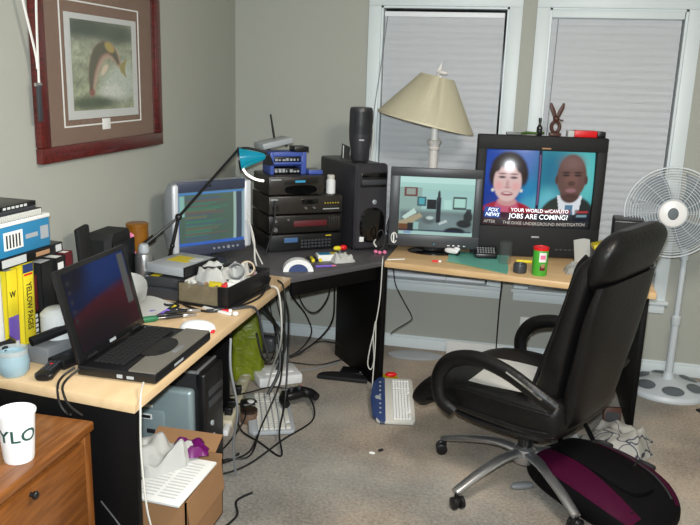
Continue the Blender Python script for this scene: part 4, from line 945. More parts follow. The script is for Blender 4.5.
keyboard('keyboard', 'white keyboard with dark blue strip leaning on the black desk panel', .445, .205, 'offwhite', 'white', (1.425, -1.175, .0), 101, ry=-7.5, band=.05)
t = thing('candy_wrapper', 'small red and yellow wrapper on the carpet beside the black panel', 'wrapper', (1.19, -.60, 0), 20)
b = B(); b.grid(10, 8, crumple(10, 8, .12, .09, .035, 3.3)); b.thick(.001); b.ob('foil', 'gold', t)
b = B(); b.sell((.01, .01, .03), (.035, .02, .014), .8, 12, 8); b.ob('tag', 'red', t)
tag(B().lathe([(.17, .002), (.175, .010), (.16, .014), (.0, .012)], 40, sx=1.0, sy=.45, cap=False).ob('shallow_dish', 'lgrey'), 'flat pale grey oval plastic dish on the carpet by the back wall', 'dish', loc=(1.28, -.165, 0), rz=8)
tag(B().box(0, .36, 0, .012, 0, .10, .001, mtx=T(rx=12)).ob('white_board', 'paperw'), 'white strip of board leaning on the baseboard behind the chair', 'board', loc=(1.47, -.055, 0), rz=0)
# curved foot on the floor at the panel
t = thing('monitor_foot', 'dark curved flat foot lying on the carpet at the black desk panel', 'foot', (1.055, -.66, 0), 0)
P = []
for k in range(13):
    a = PI * k / 12; P.append((-.13 + .15 * math.cos(a), .02 - .055 + .075 * math.sin(a)))
B().prism(P + [(-.28, -.055), (.02, -.05)], .004, .028, bev=.004).ob('foot_plate', 'blackmat', t)
B().m('black').box(-.17, -.01, .055, .15, .004, .02, .003).m('papergrey').box(-.05, -.02, .075, .11, .0195, .0215).ob('bracket', None, t)
# bag, adapters, controller, keyboards left
t = thing('shopping_bag', 'lime green crumpled bag standing under the left desk by the wall', 'bag', (.37, -.80, 0), 20)
def bagf(u, v):
    a = 2 * PI * u; e = .5
    sp_ = lambda q: math.copysign(abs(q) ** e, q)
    k = 1 - .35 * v * v + .10 * mnoise.noise(Vector((math.cos(a) * 2, math.sin(a) * 2, v * 4)))
    return Vector((.10 * sp_(math.cos(a)) * k, .075 * sp_(math.sin(a)) * k * (1 - .5 * v), .005 + .40 * v + .03 * mnoise.noise(Vector((u * 6, v * 3, 2))) * v))
b = B(); b.grid(40, 18, bagf); b.thick(.002); b.ob('bag_body', 'lime', t)
t = thing('adapter_box', 'pale grey plastic box lying on the carpet among cables', 'box', (.50, -.95, 0), 35)
B().box(0, .26, 0, .20, 0, .06, .012).box(.05, .22, .05, .17, .058, .066, .003).ob('box_body', 'white', t)
tag(B().lathe([(.040, 0), (.042, .004), (.046, .11), (.044, .11), (.038, .006), (0, .005)], 24, cap=False).ob('plastic_tumbler', 'clearg'), 'clear plastic tumbler on the carpet behind the pale grey box', 'tumbler', loc=(.50, -.52, 0))
tag(B().sell((0, 0, .05), (.05, .035, .05), .6).ob('power_brick', 'dgrey'), 'dark grey power brick hanging in the cables beside the lime bag', 'adapter', loc=(.47, -.72, .14))
t = thing('power_strip', 'beige power strip lying along the carpet below the left desk', 'power strip', (.535, -1.46, 0), 101)
B().box(0, .70, 0, .065, 0, .042, .008).ob('housing', 'beige', t)
b = B()
for k in range(7): b.cyl((.07 + k * .09, .032, .040), (.07 + k * .09, .032, .044), .019, n=16)
b.ob('sockets', 'offwhite', t)
for q in (.07, .16, .34):
    b = B().box(q - .022, q + .022, .012, .052, .044, .085, .006); tag(b.ob('plug', 'black'), ['black plug in the nearest socket of the beige power strip', 'black plug in the second socket of the beige power strip', 'black plug in the middle of the beige power strip'][[.07, .16, .34].index(q)], 'plug', loc=(.535, -1.46, 0), rz=101)
keyboard('keyboard', 'grey white keyboard lying flat on the carpet under the cables', .48, .23, 'lgrey', 'offwhite', (.86, -1.44, .0), 112)
t = thing('game_controller', 'black wired game controller lying on the grey keyboard', 'controller', (.745, -1.10, .042), 48)
b = B(); b.sell((0, 0, .025), (.075, .048, .026), .75)
b.tube([(-.05, .0, .025), (-.085, -.04, .020), (-.095, -.085, .012)], lambda q: .030 - .008 * q, 14, 6).tube([(.05, 0, .025), (.085, -.04, .020), (.095, -.085, .012)], lambda q: .030 - .008 * q, 14, 6); b.ob('body', 'black', t)
for x, y in ((-.025, -.018), (.025, -.018)): B().cyl((x, y, .045), (x, y, .062), .008).lathe([(.012, .06), (.013, .066), (.009, .07)], 16, T((x, y, 0))).ob('thumb_stick', 'dgrey', t)
b = B().m('lgrey').box(-.055, -.03, .008, .016, .046, .052, .001).box(-.047, -.039, 0, .024, .046, .052, .001); b.ob('direction_pad', None, t)
for k, (c, dx, dy) in enumerate((('red', .055, .012), ('gold', .043, .024), ('blue', .043, 0), ('green', .031, .012))): B().cyl((dx, dy, .045), (dx, dy, .053), .006).ob('button', c, t)
t = thing('coffee_can', 'short dark brown cylinder with tan side on the carpet beside the beige strip', 'tin', (.585, -1.36, 0), 0)
B().lathe([(.042, 0), (.044, .004), (.044, .055), (.042, .06)], 26).ob('tin_body', 'darktan', t); B().lathe([(.045, .055), (.045, .066), (.042, .068)], 26).ob('lid', 'darkbrown', t)
t = thing('computer_mouse', 'dark round mouse with pale face beside the beige power strip', 'mouse', (.52, -1.20, .0), 30)
B().sell((0, 0, .022), (.055, .04, .022), .85).ob('shell', 'black', t); B().sell((.012, -.012, .032), (.026, .022, .014), 1).ob('label', 'papergrey', t)
t = thing('white_connector', 'white plug connector standing on the carpet beside the power strip', 'connector', (.545, -1.55, .0), 100)
B().box(0, .11, 0, .03, 0, .028, .004).ob('shell', 'white', t); B().box(.11, .15, .004, .026, .004, .024, .002).ob('tip', 'black', t)
for k, (x, y, lab) in enumerate(((1.265, -1.53, 'small white crumb of paper on the open carpet before the chair'), (1.30, -1.49, 'thin dark sliver beside the white crumb on the open carpet'), (.66, -1.72, 'tiny dark crumb on the carpet right of the cardboard box'))):
    tag(B().sell((0, 0, .006), (.016, .008, .006), .9, 10, 6).ob('crumb', 'paperw' if k < 1 else 'blackmat'), lab, 'crumb', loc=(x, y, 0), rz=40 * k)
# cables
def cable(label, pts, r=.0042, m='cable', group=None, cat='cable', smooth=7):
    p0 = Vector(pts[0]); b = B(); b.tube([Vector(p) - p0 for p in pts], r, 7, smooth)
    return tag(b.ob('cable', m), label, cat, group, loc=p0)
G = 'black cables hanging under the corner desk'
cable('black cable looping under the corner desk, left of the pair near the black panel', [(.60, -.60, .71), (.58, -.55, .55), (.62, -.50, .38), (.70, -.50, .34), (.78, -.52, .45), (.80, -.55, .60), (.80, -.56, .71)], group=G)
cable('black cable dropping from corner desk beside the black panel to the carpet', [(.84, -.56, .71), (.82, -.52, .50), (.80, -.46, .30), (.72, -.40, .16), (.60, -.40, .05), (.48, -.46, .010), (.36, -.50, .008)], group=G, r=.005)
cable('black cable dropping from the middle of the corner apron to the carpet', [(.56, -.66, .71), (.57, -.62, .50), (.64, -.50, .32), (.66, -.44, .18), (.58, -.46, .06), (.46, -.52, .009)], group=G)
cable('thin black cable hanging straight behind the corner apron', [(.50, -.72, .71), (.51, -.68, .45), (.55, -.62, .2), (.50, -.60, .06), (.44, -.58, .006)], .003, group=G)
cable('second thin black cable hanging straight behind the corner apron', [(.47, -.74, .71), (.48, -.72, .45), (.50, -.66, .2), (.46, -.62, .05), (.40, -.60, .006)], .003, group=G)
cable('black cable running along the carpet into the black desk panel', [(.94, -.42, .06), (.82, -.36, .10), (.68, -.36, .10), (.58, -.42, .03), (.50, -.5, .007), (.62, -.52, .007), (.74, -.50, .007), (.86, -.40, .02)], group=G)
cable('grey cable lying on the carpet in front of the black desk panel', [(.84, -.44, .012), (.74, -.56, .007), (.60, -.66, .007), (.50, -.70, .02), (.44, -.74, .03)], .005, 'cableg')
cable('black cable with loose plug hanging right of the black desk panel', [(1.19, -.66, .72), (1.20, -.62, .60), (1.24, -.52, .47), (1.28, -.44, .36), (1.27, -.42, .32), (1.20, -.50, .285), (1.18, -.58, .28)], .003)
cable('thin black cable hanging against the back wall under the window desk', [(1.80, -.62, .73), (1.795, -.6, .62), (1.79, -.45, .45), (1.79, -.2, .1), (1.80, -.1, .006)], .004)
cable('thick black cable hanging over the left desk edge to the carpet', [(.735, -1.36, DZ + .006), (.785, -1.42, DZ - .02), (.80, -1.46, .55), (.78, -1.42, .35), (.74, -1.36, .2), (.70, -1.50, .05), (.72, -1.72, .008), (.62, -1.80, .008), (.70, -2.0, .007)], .0045)
cable('white cable hanging over the left desk edge beside the lime bag', [(.72, -1.48, DZ + .005), (.783, -1.50, DZ - .01), (.78, -1.44, .5), (.66, -1.2, .25), (.60, -1.10, .09)], .0045, 'cablew')
cable('grey blue cable curling over the left desk edge near the black parts tray', [(.60, -1.92, DZ + .006), (.70, -1.86, DZ + .006), (.775, -1.80, DZ - .005), (.782, -1.72, .60), (.74, -1.5, .4), (.6, -1.2, .30), (.5, -1.0, .35)], .006, 'dgrey')
cable('black cable zigzagging on the carpet in front of the grey keyboard', [(.55, -1.44, .045), (.60, -1.50, .012), (.72, -1.58, .008), (.86, -1.68, .007), (.80, -1.52, .045), (.76, -1.30, .12), (.74, -1.2, .35), (.75, -1.25, .6), (.70, -1.30, .722)], .005)
cable('black controller lead looping on the carpet right of the grey keyboard', [(.79, -1.06, .075), (.86, -1.12, .03), (.90, -1.28, .008), (.82, -1.52, .008), (.74, -1.80, .007), (.64, -1.92, .007), (.60, -1.86, .007), (.70, -1.70, .007), (.70, -1.55, .03)], .0045)
cable('thin black cable crossing the beige power strip to the grey box', [(.42, -1.22, .06), (.50, -1.12, .05), (.60, -1.04, .06), (.72, -1.02, .05), (.80, -1.10, .075)], .004)
cable('black cable draped over the nearest plug of the power strip', [(.49, -1.40, .07), (.54, -1.36, .09), (.60, -1.45, .07), (.58, -1.60, .009), (.56, -1.75, .008), (.48, -1.9, .008)], .0045)
cable('thick black cable bundle hanging beside the lime bag', [(.60, -1.22, .72), (.60, -1.14, .55), (.62, -1.02, .4), (.66, -1.08, .2), (.62, -1.16, .07)], .009)
cable('blue grey cable bundle behind the lime bag', [(.50, -1.10, .72), (.44, -.98, .55), (.50, -.85, .42), (.60, -.78, .25), (.55, -.8, .06)], .007, 'dgrey')

# =================================================================== UNDER THE LEFT DESK
t = thing('open_computer', 'opened computer with silver side and black front under the left desk', 'computer', (.155, -2.01, 0), 0)
B().box(0, .43, .02, .20, .0, .52, .006).ob('chassis', 'blackmat', t)
b = B(); b.box(.16, .445, -.004, .008, .512, .524, .003).box(.430, .442, -.004, .2, .515, .525, .003); b.ob('edge_trim', 'grey', t)
b = B().m('galv').box(.02, .425, -.03, .02, .03, .445, .02, 3)
b.box(.09, .30, -.038, -.03, .16, .34, .004).m('paperw').box(.16, .25, -.041, -.037, .355, .366).box(.165, .245, -.042, -.037, .30, .322).m('ink').box(.17, .24, -.043, -.041, .304, .318).box(.22, .26, -.041, -.037, .235, .255, .002).m('dgrey').box(.12, .15, -.041, -.037, .25, .28, .001).m('galv').box(.1, .3, -.045, -.038, .185, .20, .002)
b.ob('side_plate', None, t, label='silver sheet metal side plate')
b = B().m('black').box(.43, .475, -.004, .20, .006, .515, .014, 3).m('dgrey').box(.472, .479, .03, .17, .40, .43, .002).box(.472, .479, .03, .17, .35, .38, .002).m('lgrey'); b.cyl((.472, .06, .27), (.482, .06, .27), .012); b.box(.474, .482, .05, .085, .18, .215, .004); b.ob('front_bezel', None, t)
b = B()
b.tube([(.02, -.045, .22), (.05, -.06, .15), (.10, -.07, .12), (.14, -.05, .10)], .006, 6); b.m('dred').tube([(.0, -.05, .26), (.04, -.075, .18), (.08, -.07, .12)], .006, 6); b.mats[0:0] = []; b.ob('ribbon_wires', None if b.mats else 'dred', t)
t = thing('cardboard_box', 'open cardboard box full of papers under the left desk edge', 'box', (.44, -2.535, 0), 0)
cw, cdp, chh = .335, .345, .245
b = B(); b.box(0, cw, 0, .006, 0, chh).box(0, cw, cdp - .006, cdp, 0, chh + .02).box(0, .006, 0, cdp, 0, chh).box(cw - .006, cw, 0, cdp, 0, chh).box(0, cw, 0, cdp, 0, .006); b.ob('carton', 'cbox', t)
b = B(); b.box(0, .12, .01, cdp - .02, -.003, .003, mtx=T((cw, .0, chh), ry=84)); b.ob('flap', 'cbox', t)
b = B(); b.box(0.01, cw - .01, -.12, 0, -.003, .003, mtx=T((0, 0, chh), rx=86)); b.ob('flap', 'cbox', t)
b = B(); b.box(0.02, cw - .03, 0, .09, -.003, .003, mtx=T((0, cdp, chh + .02), rx=25)); b.ob('flap', 'cbox', t)
b = B(); b.box(-.09, 0, .01, cdp - .02, -.003, .003, mtx=T((0, 0, chh), ry=-60)); b.ob('flap', 'cbox', t)
b = B(); b.m('paperw').box(0, .22, 0, .27, 0, .010, .001).m('papergrey')
for k in range(13): b.box(.03, .10, .03 + k * .017, .036 + k * .017, .010, .0108); b.box(.115, .19, .03 + k * .017, .036 + k * .017, .010, .0108)
o = tag(b.ob('printed_papers', None), 'printed white pages slanting over the front of the cardboard box', 'papers', loc=(.55, -2.55, .240)); o.rotation_euler = (math.radians(8), math.radians(-3), math.radians(-8))
b = B(); b.grid(24, 22, crumple(24, 22, .30, .22, .12, 6.1, .1, 3, .7)); b.thick(.002)
o = tag(b.ob('crumpled_paper', 'paperw'), 'large crumpled white paper on top in the cardboard box', 'paper', loc=(.575, -2.33, .262), rz=22)
b = B(); b.grid(12, 12, crumple(12, 12, .15, .13, .05, 9.4, .1, 3, .6)); b.thick(.002)
tag(b.ob('purple_wrapper', 'magenta'), 'shiny purple wrapper at the far corner of the cardboard box', 'wrapper', loc=(.675, -2.275, .305), rz=30)
cable('white cable hanging from the laptop down in front of the desk panel', [(.735, -2.74, .785), (.757, -2.80, .775), (.775, -2.84, .74), (.775, -2.845, .6), (.79, -2.85, .42), (.80, -2.83, .28), (.79, -2.84, .1), (.78, -2.86, .01)], .0032, 'cablew')
cable('grey cable hanging beside the opened computer', [(.778, -2.10, .722), (.785, -2.12, .60), (.79, -2.06, .4), (.74, -1.98, .2), (.72, -1.9, .008)], .005, 'cableg')
cable('thin black cable on the dark desk end panel', [(.62, -2.83, .40), (.70, -2.85, .33), (.745, -2.85, .25), (.78, -2.8, .16), (.80, -2.75, .1)], .004)
cable('second black cable on the carpet beside the cardboard box', [(.82, -2.3, .007), (.84, -2.2, .007), (.80, -2.1, .007), (.84, -2.02, .007)], .005)

# =================================================================== CABINET AND CUPS
CBZ = .70
t = thing('wooden_cabinet', 'oak drawer cabinet in the front left corner holding cups', 'cabinet', (0, 0, 0))
CX0, CX1, CY0, CY1 = .03, .635, -3.75, -2.868
B().box(CX0, CX1, CY0, CY1, CBZ - .032, CBZ, .008, 3).ob('cabinet_top', 'oak', t)
B().box(CX0 + .01, CX1 - .022, CY0 + .012, CY1 - .012, .05, CBZ - .03, .002).box(CX0 + .03, CX1 - .06, CY0 + .03, CY1 - .03, 0, .05).ob('carcass', 'oakz', t)
for y0, y1 in ((CY0 + .012, CY0 + .047), (CY1 - .047, CY1 - .012)): B().box(CX1 - .024, CX1 - .008, y0, y1, .05, CBZ - .031, .003).ob('side_stile', 'oakz', t)
zs = [CBZ - .05, CBZ - .36, .07]
for k in range(2):
    zt_, zb_ = zs[k], zs[k + 1] + .012
    d = B().box(CX1 - .024, CX1 - .004, CY0 + .052, CY1 - .052, zb_, zt_, .006, 2).ob('drawer', 'oak', t)
    for yy in (-3.187, -3.52): B().lathe([(.007, 0), (.006, .008), (.011, .012), (.012, .018), (.008, .022), (.0, .023)], 20, T((CX1 - .005, yy, zt_ - .02 if k == 0 else (zt_ + zb_) / 2), ry=90), cap=False).ob('knob', 'black', d)
def cup(label, loc, letters):
    t = thing('plastic_cup', label, 'cup', loc)
    b = B(); b.lathe([(.0, .004), (.036, .004), (.038, 0), (.0405, .01), (.0485, .135), (.0515, .137), (.052, .143), (.0495, .144), (.0475, .138), (.0385, .012), (.0, .010)], 44, cap=False); b.ob('body', 'white', t)
    if letters:
        def cw_(x, y, z):
            zz = .082 + y; r = .0405 + (.0485 - .0405) * (zz - .01) / .125 + .0006 + z; a = -PI / 2 + .62 + x / .045
            return (r * math.cos(a), r * math.sin(a), zz)
        text('lettering', letters, .050, 'inkgreen', t, cw_, fit=.108, bold=.018, cuts=4)
    return t
cup('white plastic cup with green letters on the cabinet, right one', (.566, -3.135, CBZ), 'YLO')
cup('white plastic cup cut off by the left photo edge', (.425, -3.10, CBZ), None)

# =================================================================== LAPTOP
t = thing('laptop', 'open black laptop with grey palm rest on the left desk', 'laptop', (.62, -2.475, DZ), 90)
# local x runs along the desk (world +y), local -y faces the room
LW, LD, LH = .225, .138, .042
B().box(-LW, LW, -LD, LD + .005, .004, LH - .004, .006).ob('base', 'black', t)
B().prism([(-LW + .004, -LD + .004), (LW - .004, -LD + .004), (LW - .004, -LD + .098), (.10, -LD + .104), (.06, -LD + .06), (-.05, -LD + .06), (-.09, -LD + .104), (-LW + .004, -LD + .098)], LH - .006, LH).ob('palm_rest', 'palm', t, label='grey palm rest')
B().lathe([(.09, LH - .0055), (.088, LH + .001)], 32, T((.005, -LD + .10, 0)), sx=1.1, sy=.62).box(-.035, .045, -LD + .05, -LD + .088, LH + .0005, LH + .002).ob('touchpad', 'black', t)
B().box(-.03, .04, -LD + .022, -LD + .040, LH - .002, LH + .003, .001).ob('touch_buttons', 'grey', t)
b = B()
for r in range(6):
    for k in range(15): b.box(-.185 + k * .0248, -.185 + k * .0248 + .021, -.005 + r * .0185, -.005 + r * .0185 + .0155, LH - .003, LH + .004, .0012)
b.ob('keys', 'blackmat', t)
B().m('lgrey').box(-.09, -.02, -LD - .001, -LD + .001, .016, .024).box(-LW - .001, -LW + .002, -.06, -.035, .012, .022).box(-LW - .001, -LW + .002, -.02, .0, .012, .024).ob('ports', None, t)
lid = T((0, LD - .008, LH), rx=-14)
B().box(-LW, LW, .0, .016, .0, .315, .006, mtx=lid).ob('lid', 'black', t)
lpp = Paint(grad((14, 8, 12), (14, 44, 110)))
lpp.fn(lambda u, v, c: tuple(p + (q - p) * (1 - sstep(-.04, .04, v - (.44 + .34 * u - .12 * u * u))) for p, q in zip(c, rgb(92, 18, 34))))
lpp.ell(.3, .0, .7, .4, (30, 10, 22), .6).ell(.6, .9, .5, .25, (30, 62, 130), .7).ell(.1, .95, .25, .3, (22, 24, 44), .6).rect(.875, .985, .28, .97, (112, 114, 112))
for k in range(5): lpp.rect(.03, .07, .85 - k * .12, .89 - k * .12, (66, 66, 74))
picture('screen', 'lappic', t, 70, 54, lambda u, v: lid @ Vector((-.197 + .394 * u, -.0012, .028 + .270 * v)), lpp)
B().box(-.03, .01, -.0018, .0, .010, .020, mtx=lid).ob('badge', 'lgrey', t)
for x in (-.15, .15): B().cyl((x - .03, LD - .004, LH + .004), (x + .03, LD - .004, LH + .004), .009).ob('hinge', 'black', t)

# =================================================================== LEFT DESK CLUTTER
def book(name, label, cat, w_, d, h, y, m, x=.02, tilt=0, z=DZ, extra=None, group=None, pages=True):
    """upright volume: spine at world +x, thickness w_ along y"""
    t = thing(name, label, cat, (x, y, z), 0, group, rx=tilt)
    b = B(); b.box(0, d, 0, .003, 0, h).box(0, d, w_ - .003, w_, 0, h).box(d - .003, d, 0, w_, 0, h, .001); b.ob('cover', m, t)
    if pages: B().box(.003, d - .003, .003, w_ - .003, .003, h - .004).ob('pages', 'paperw', t)
    if extra: extra(t, w_, d, h)
    return t
GU = 'upright volumes at the back of the left desk'
def ex_white(t, w_, d, h): pass
book('paper_stack', 'white bundle of papers standing at the left photo edge', 'papers', .085, .19, .315, -2.775, 'paperw', group=GU)
def ex_y1(t, w_, d, h):
    B().box(d - .001, d + .0012, .004, w_ - .004, .03, .16).ob('picture_print', 'purple', t)
    text('spine_letter', 'W', .030, 'ink', t, lambda x, y, z: (d + .001 + z, w_ / 2 + x, .235 + y))
    B().box(d - .001, d + .0014, .006, w_ - .008, .02, .07).ob('white_print', 'paperw', t)
book('phone_book', 'yellow phone book with purple lower spine picture, left one', 'book', .060, .185, .32, -2.668, 'yelcover', extra=ex_y1, group=GU, tilt=-2)
def ex_y2(t, w_, d, h):
    B().box(d - .001, d + .0012, .004, w_ - .004, h - .034, h - .004).ob('blue_print', 'navy', t)
    text('spine_title', 'YELLOW PAGES', .040, 'ink', t, lambda x, y, z: (d + .001 + z, w_ / 2 + y, h / 2 + .012 - x), fit=.168)
    B().box(d - .001, d + .0012, .008, w_ - .008, h - .044, h - .038).ob('red_print', 'red', t)
book('phone_book', 'yellow pages phone book with dark spine title, right one', 'book', .062, .20, .332, -2.602, 'yelcover', extra=ex_y2, group=GU, tilt=-2)
def ex_r(t, w_, d, h):
    B().box(d - .001, d + .0012, .004, w_ - .004, .14, .27).ob('red_band', 'dred', t)
    for k in range(5): B().box(d - .001, d + .0012, .010, w_ - .010, .045 + k * .018, .057 + k * .018).ob('spine_print', 'paperw', t)
book('paperback', 'black and dark red paperback beside the yellow pages phone book', 'book', .040, .185, .25, -2.532, 'black', extra=ex_r, group=GU)
book('binder', 'tall plain black binder right of the black and red paperback', 'binder', .078, .20, .31, -2.486, 'blackmat', group=GU)
def ex_b(t, w_, d, h): B().box(d - .001, d + .0014, .010, w_ - .016, h - .115, h - .02).ob('spine_label', 'paperw', t)
book('binder', 'black binder with white spine label behind the laptop lid', 'binder', .060, .205, .31, -2.403, 'blackmat', extra=ex_b, group=GU)
book('hardback', 'dark red hardback at the right end of the upright volumes', 'book', .050, .20, .315, -2.338, 'dred', group=GU)
ZB = DZ + .338
t = thing('cassette_case', 'flat black case with white label lying across the upright volumes', 'case', (.030, -2.765, ZB), -4)
B().box(0, .195, 0, .385, 0, .036, .003).ob('case_body', 'black', t); B().box(.194, .1965, .075, .19, .005, .031).ob('white_label', 'papergrey', t); B().m('tan').box(.194, .1965, .24, .31, .01, .025).m('papergrey').box(.194, .1965, .345, .375, .006, .03).ob('small_label', None, t)
t = thing('blue_package', 'blue box with white barcode label lying on the flat black case', 'box', (.03, -2.775, ZB + .036), -4)
B().box(0, .19, 0, .335, 0, .10, .003).ob('carton', 'bluebox', t)
b = B().m('paperw').box(.189, .1915, .105, .195, .022, .082).m('ink')
for k in range(5): b.box(.191, .192, .115 + k * .015, .122 + k * .015, .028, .072)
b.ob('barcode_label', None, t)
b = B().m('lgrey'); b.box(.189, .1915, .21, .27, .045, .06).box(.189, .1915, .285, .325, .03, .075); b.ob('side_print', None, t)
tag(B().box(0, .19, 0, .345, 0, .014, .003).ob('paper_pad', 'paperw'), 'white paper pad lying on the blue barcode box', 'pad', loc=(.03, -2.78, ZB + .136), rz=-4)
t = thing('spiral_notebook', 'spiral notebook with pale binding on the white paper pad', 'notebook', (.03, -2.79, ZB + .150), -4)
B().box(0, .185, 0, .32, 0, .024, .002).ob('cover', 'dgrey', t)
b = B()
for k in range(22): b.box(.182, .190, .10 + k * .0098, .1055 + k * .0098, .002, .022, .001)
b.ob('spiral', 'offwhite', t)
tag(B().box(0, .18, 0, .29, 0, .012, .002).ob('thin_book', 'dgrey'), 'thin grey book between spiral notebook and magazine', 'book', loc=(.03, -2.785, ZB + .174), rz=-4)
t = thing('magazine', 'dark magazine with green corner topmost on the pile', 'magazine', (.03, -2.825, ZB + .186), -4)
B().m('black').box(0, .18, 0, .33, 0, .016, .002).m('cangreen').box(.178, .182, .05, .13, .0, .016).ob('cover', None, t)
b = B().m('papergrey')
for k in range(6): b.box(.18, .1815, .17 + k * .02, .183 + k * .02, .004, .012)
b.ob('spine_print', None, t)
tag(B().lathe([(.045, 0), (.055, .01), (.055, .15), (.04, .165), (.03, .17)], 28).ob('white_canister', 'papergrey'), 'pale rounded canister between the binder and the laptop lid', 'canister', loc=(.30, -2.53, DZ))
t = thing('flashlight', 'black torch lying across the desk before the phone books', 'torch', (.285, -2.66, DZ + .085), 62)
B().lathe([(.017, 0), (.018, .14), (.026, .17), (.026, .20), (.022, .202)], 22, T((0, 0, 0), ry=82)).ob('torch_body', 'black', t); B().lathe([(.0, .2025), (.021, .2025)], 22, T((0, 0, 0), ry=82), cap=False).ob('lens', 'grey', t)
tag(B().box(0, .10, 0, .16, 0, .066, .010).ob('grey_pouch', 'grey'), 'grey pouch under the black torch behind the remote', 'pouch', loc=(.245, -2.64, DZ), rz=-8)
t = thing('media_player', 'black handheld player with chrome corner before the grey pouch', 'player', (.34, -2.66, DZ), -12)
B().box(0, .075, 0, .15, 0, .036, .008).ob('body', 'black', t); B().box(.055, .078, .07, .145, .018, .042, .004).ob('chrome_corner', 'chrome', t)
t = thing('glass_bowl', 'dark glossy glass bowl behind the candle at the left desk edge', 'bowl', (.175, -2.70, DZ))
b = B(); b.lathe([(.03, 0), (.05, .01), (.068, .045), (.066, .085), (.05, .10), (.046, .098), (.06, .082), (.062, .046), (.045, .014), (.0, .012)], 32, cap=False); b.ob('bowl', 'darkglass', t)
t = thing('candle_jar', 'round pale blue candle jar near the end of the left desk', 'candle', (.275, -2.745, DZ))
b = B(); b.lathe([(.0, 0), (.036, 0), (.048, .015), (.051, .045), (.046, .075), (.043, .078), (.044, .07), (.0, .066)], 32, cap=False); b.ob('wax', 'wax', t)
B().lathe([(.0475, .072), (.048, .09), (.046, .09), (.0455, .072), (.0475, .072)], 32, cap=False).ob('glass_rim', 'clearg', t)
t = thing('remote_control', 'black rounded remote control lying before the laptop hinge', 'remote', (.400, -2.775, DZ), 102); t.scale = (.72, .8, .85)
b = B(); b.loft([sring(0, .016, .028, .012, .6, 22, lambda a, c: Vector((0, a, c))), sring(0, .018, .038, .017, .6, 22, lambda a, c: Vector((.015, a, c))), sring(0, .018, .033, .017, .6, 22, lambda a, c: Vector((.10, a, c))), sring(0, .018, .031, .017, .6, 22, lambda a, c: Vector((.20, a, c))), sring(0, .016, .024, .011, .6, 22, lambda a, c: Vector((.22, a, c)))]); b.ob('body', 'black', t)
b = B().m('dgrey')
for r in range(6):
    for k in range(3): b.box(.04 + r * .025, .054 + r * .025, -.022 + k * .016, -.011 + k * .016, .032, .038, .001)
b.m('red').box(.195, .205, -.005, .005, .033, .038, .001).box(.11, .118, -.003, .008, .036, .039, .001); b.ob('keys', None, t)
cable('black laptop cable hanging over the near edge of the left desk', [(.47, -2.70, DZ + .03), (.45, -2.74, DZ + .012), (.47, -2.80, DZ + .005), (.50, -2.84, DZ - .03), (.53, -2.85, .70), (.55, -2.86, .705)], .004)
cable('second black laptop cable hanging over the near edge of the left desk', [(.49, -2.71, DZ + .03), (.475, -2.76, DZ + .010), (.50, -2.82, DZ + .004), (.54, -2.85, .73), (.59, -2.86, .706)], .004)
# behind the laptop
t = thing('desktop_speaker', 'black satellite speaker with rounded top standing by the left wall', 'speaker', (.02, -1.905, DZ), 0)
b = B(); b.loft([[Vector((.13 * p, .005 + .20 * q, z)) for p, q in ((0, 0), (.8, 0), (1, .1), (1, .9), (.8, 1), (0, 1))] for z in (0, .20, .265, .29)][:3] + [[Vector((.02 + .11 * p, .03 + .16 * q, .29)) for p, q in ((0, 0), (.8, 0), (1, .1), (1, .9), (.8, 1), (0, 1))]]); b.ob('housing', 'blackmat', t)
B().box(.138, .146, .02, .20, .02, .25, .004).ob('grille', 'black', t)
tag(B().box(0, .025, 0, .085, 0, .34, .008).ob('antenna_panel', 'blackmat'), 'slim upright black slab antenna left of the satellite speaker', 'antenna', loc=(.07, -2.00, DZ)).rotation_euler = (math.radians(7), 0, 0)
t = thing('potted_greens', 'small green leafy sprigs in a low pot behind the laptop lid', 'plant', (.07, -2.20, DZ))
B().lathe([(.04, 0), (.05, .14), (.052, .15)], 20).ob('pot', 'dgrey', t)
b = B(); rp = random.Random(5)
for k in range(34):
    a = rp.uniform(0, 2 * PI); l = rp.uniform(.06, .13); el = rp.uniform(.5, 1.4); r0 = rp.uniform(0, .035)
    d_ = Vector((math.cos(a) * math.cos(el), math.sin(a) * math.cos(el), math.sin(el))); p0 = Vector((r0 * math.cos(a), r0 * math.sin(a), .14)); s_ = Vector((-math.sin(a), math.cos(a), 0)) * .010
    p1 = p0 + d_ * l * .5; p2 = p0 + d_ * l - Vector((0, 0, .02))
    b.poly([p0, p1 + s_, p2]); b.poly([p0, p2, p1 - s_])
b.ob('leaves', 'leaf', t)
t = thing('amber_tin', 'amber floral tin standing behind the silver flask', 'tin', (.115, -1.585, DZ))
B().lathe([(.048, 0), (.05, .004), (.05, .27), (.052, .272), (.052, .285), (.046, .288)], 28).ob('tin_body', 'amber', t)
b = B(); 
for (a, z, r) in ((-1.75, .23, .020), (-1.5, .15, .015), (-1.8, .10, .018), (-1.4, .05, .016)): b.sell((.047 * math.cos(a), .047 * math.sin(a), z), (r, r * .5, r), 1, 12, 8)
b.ob('flower_print', 'pink', t)
t = thing('steel_flask', 'shiny silver flask with domed lid behind the optical drives', 'flask', (.205, -1.70, DZ))
B().lathe([(.040, 0), (.042, .004), (.042, .155), (.038, .172), (.022, .182)], 28).ob('flask_body', 'steel', t); B().lathe([(.024, .178), (.026, .195), (.02, .215), (.008, .22)], 24).ob('lid', 'lgrey', t)
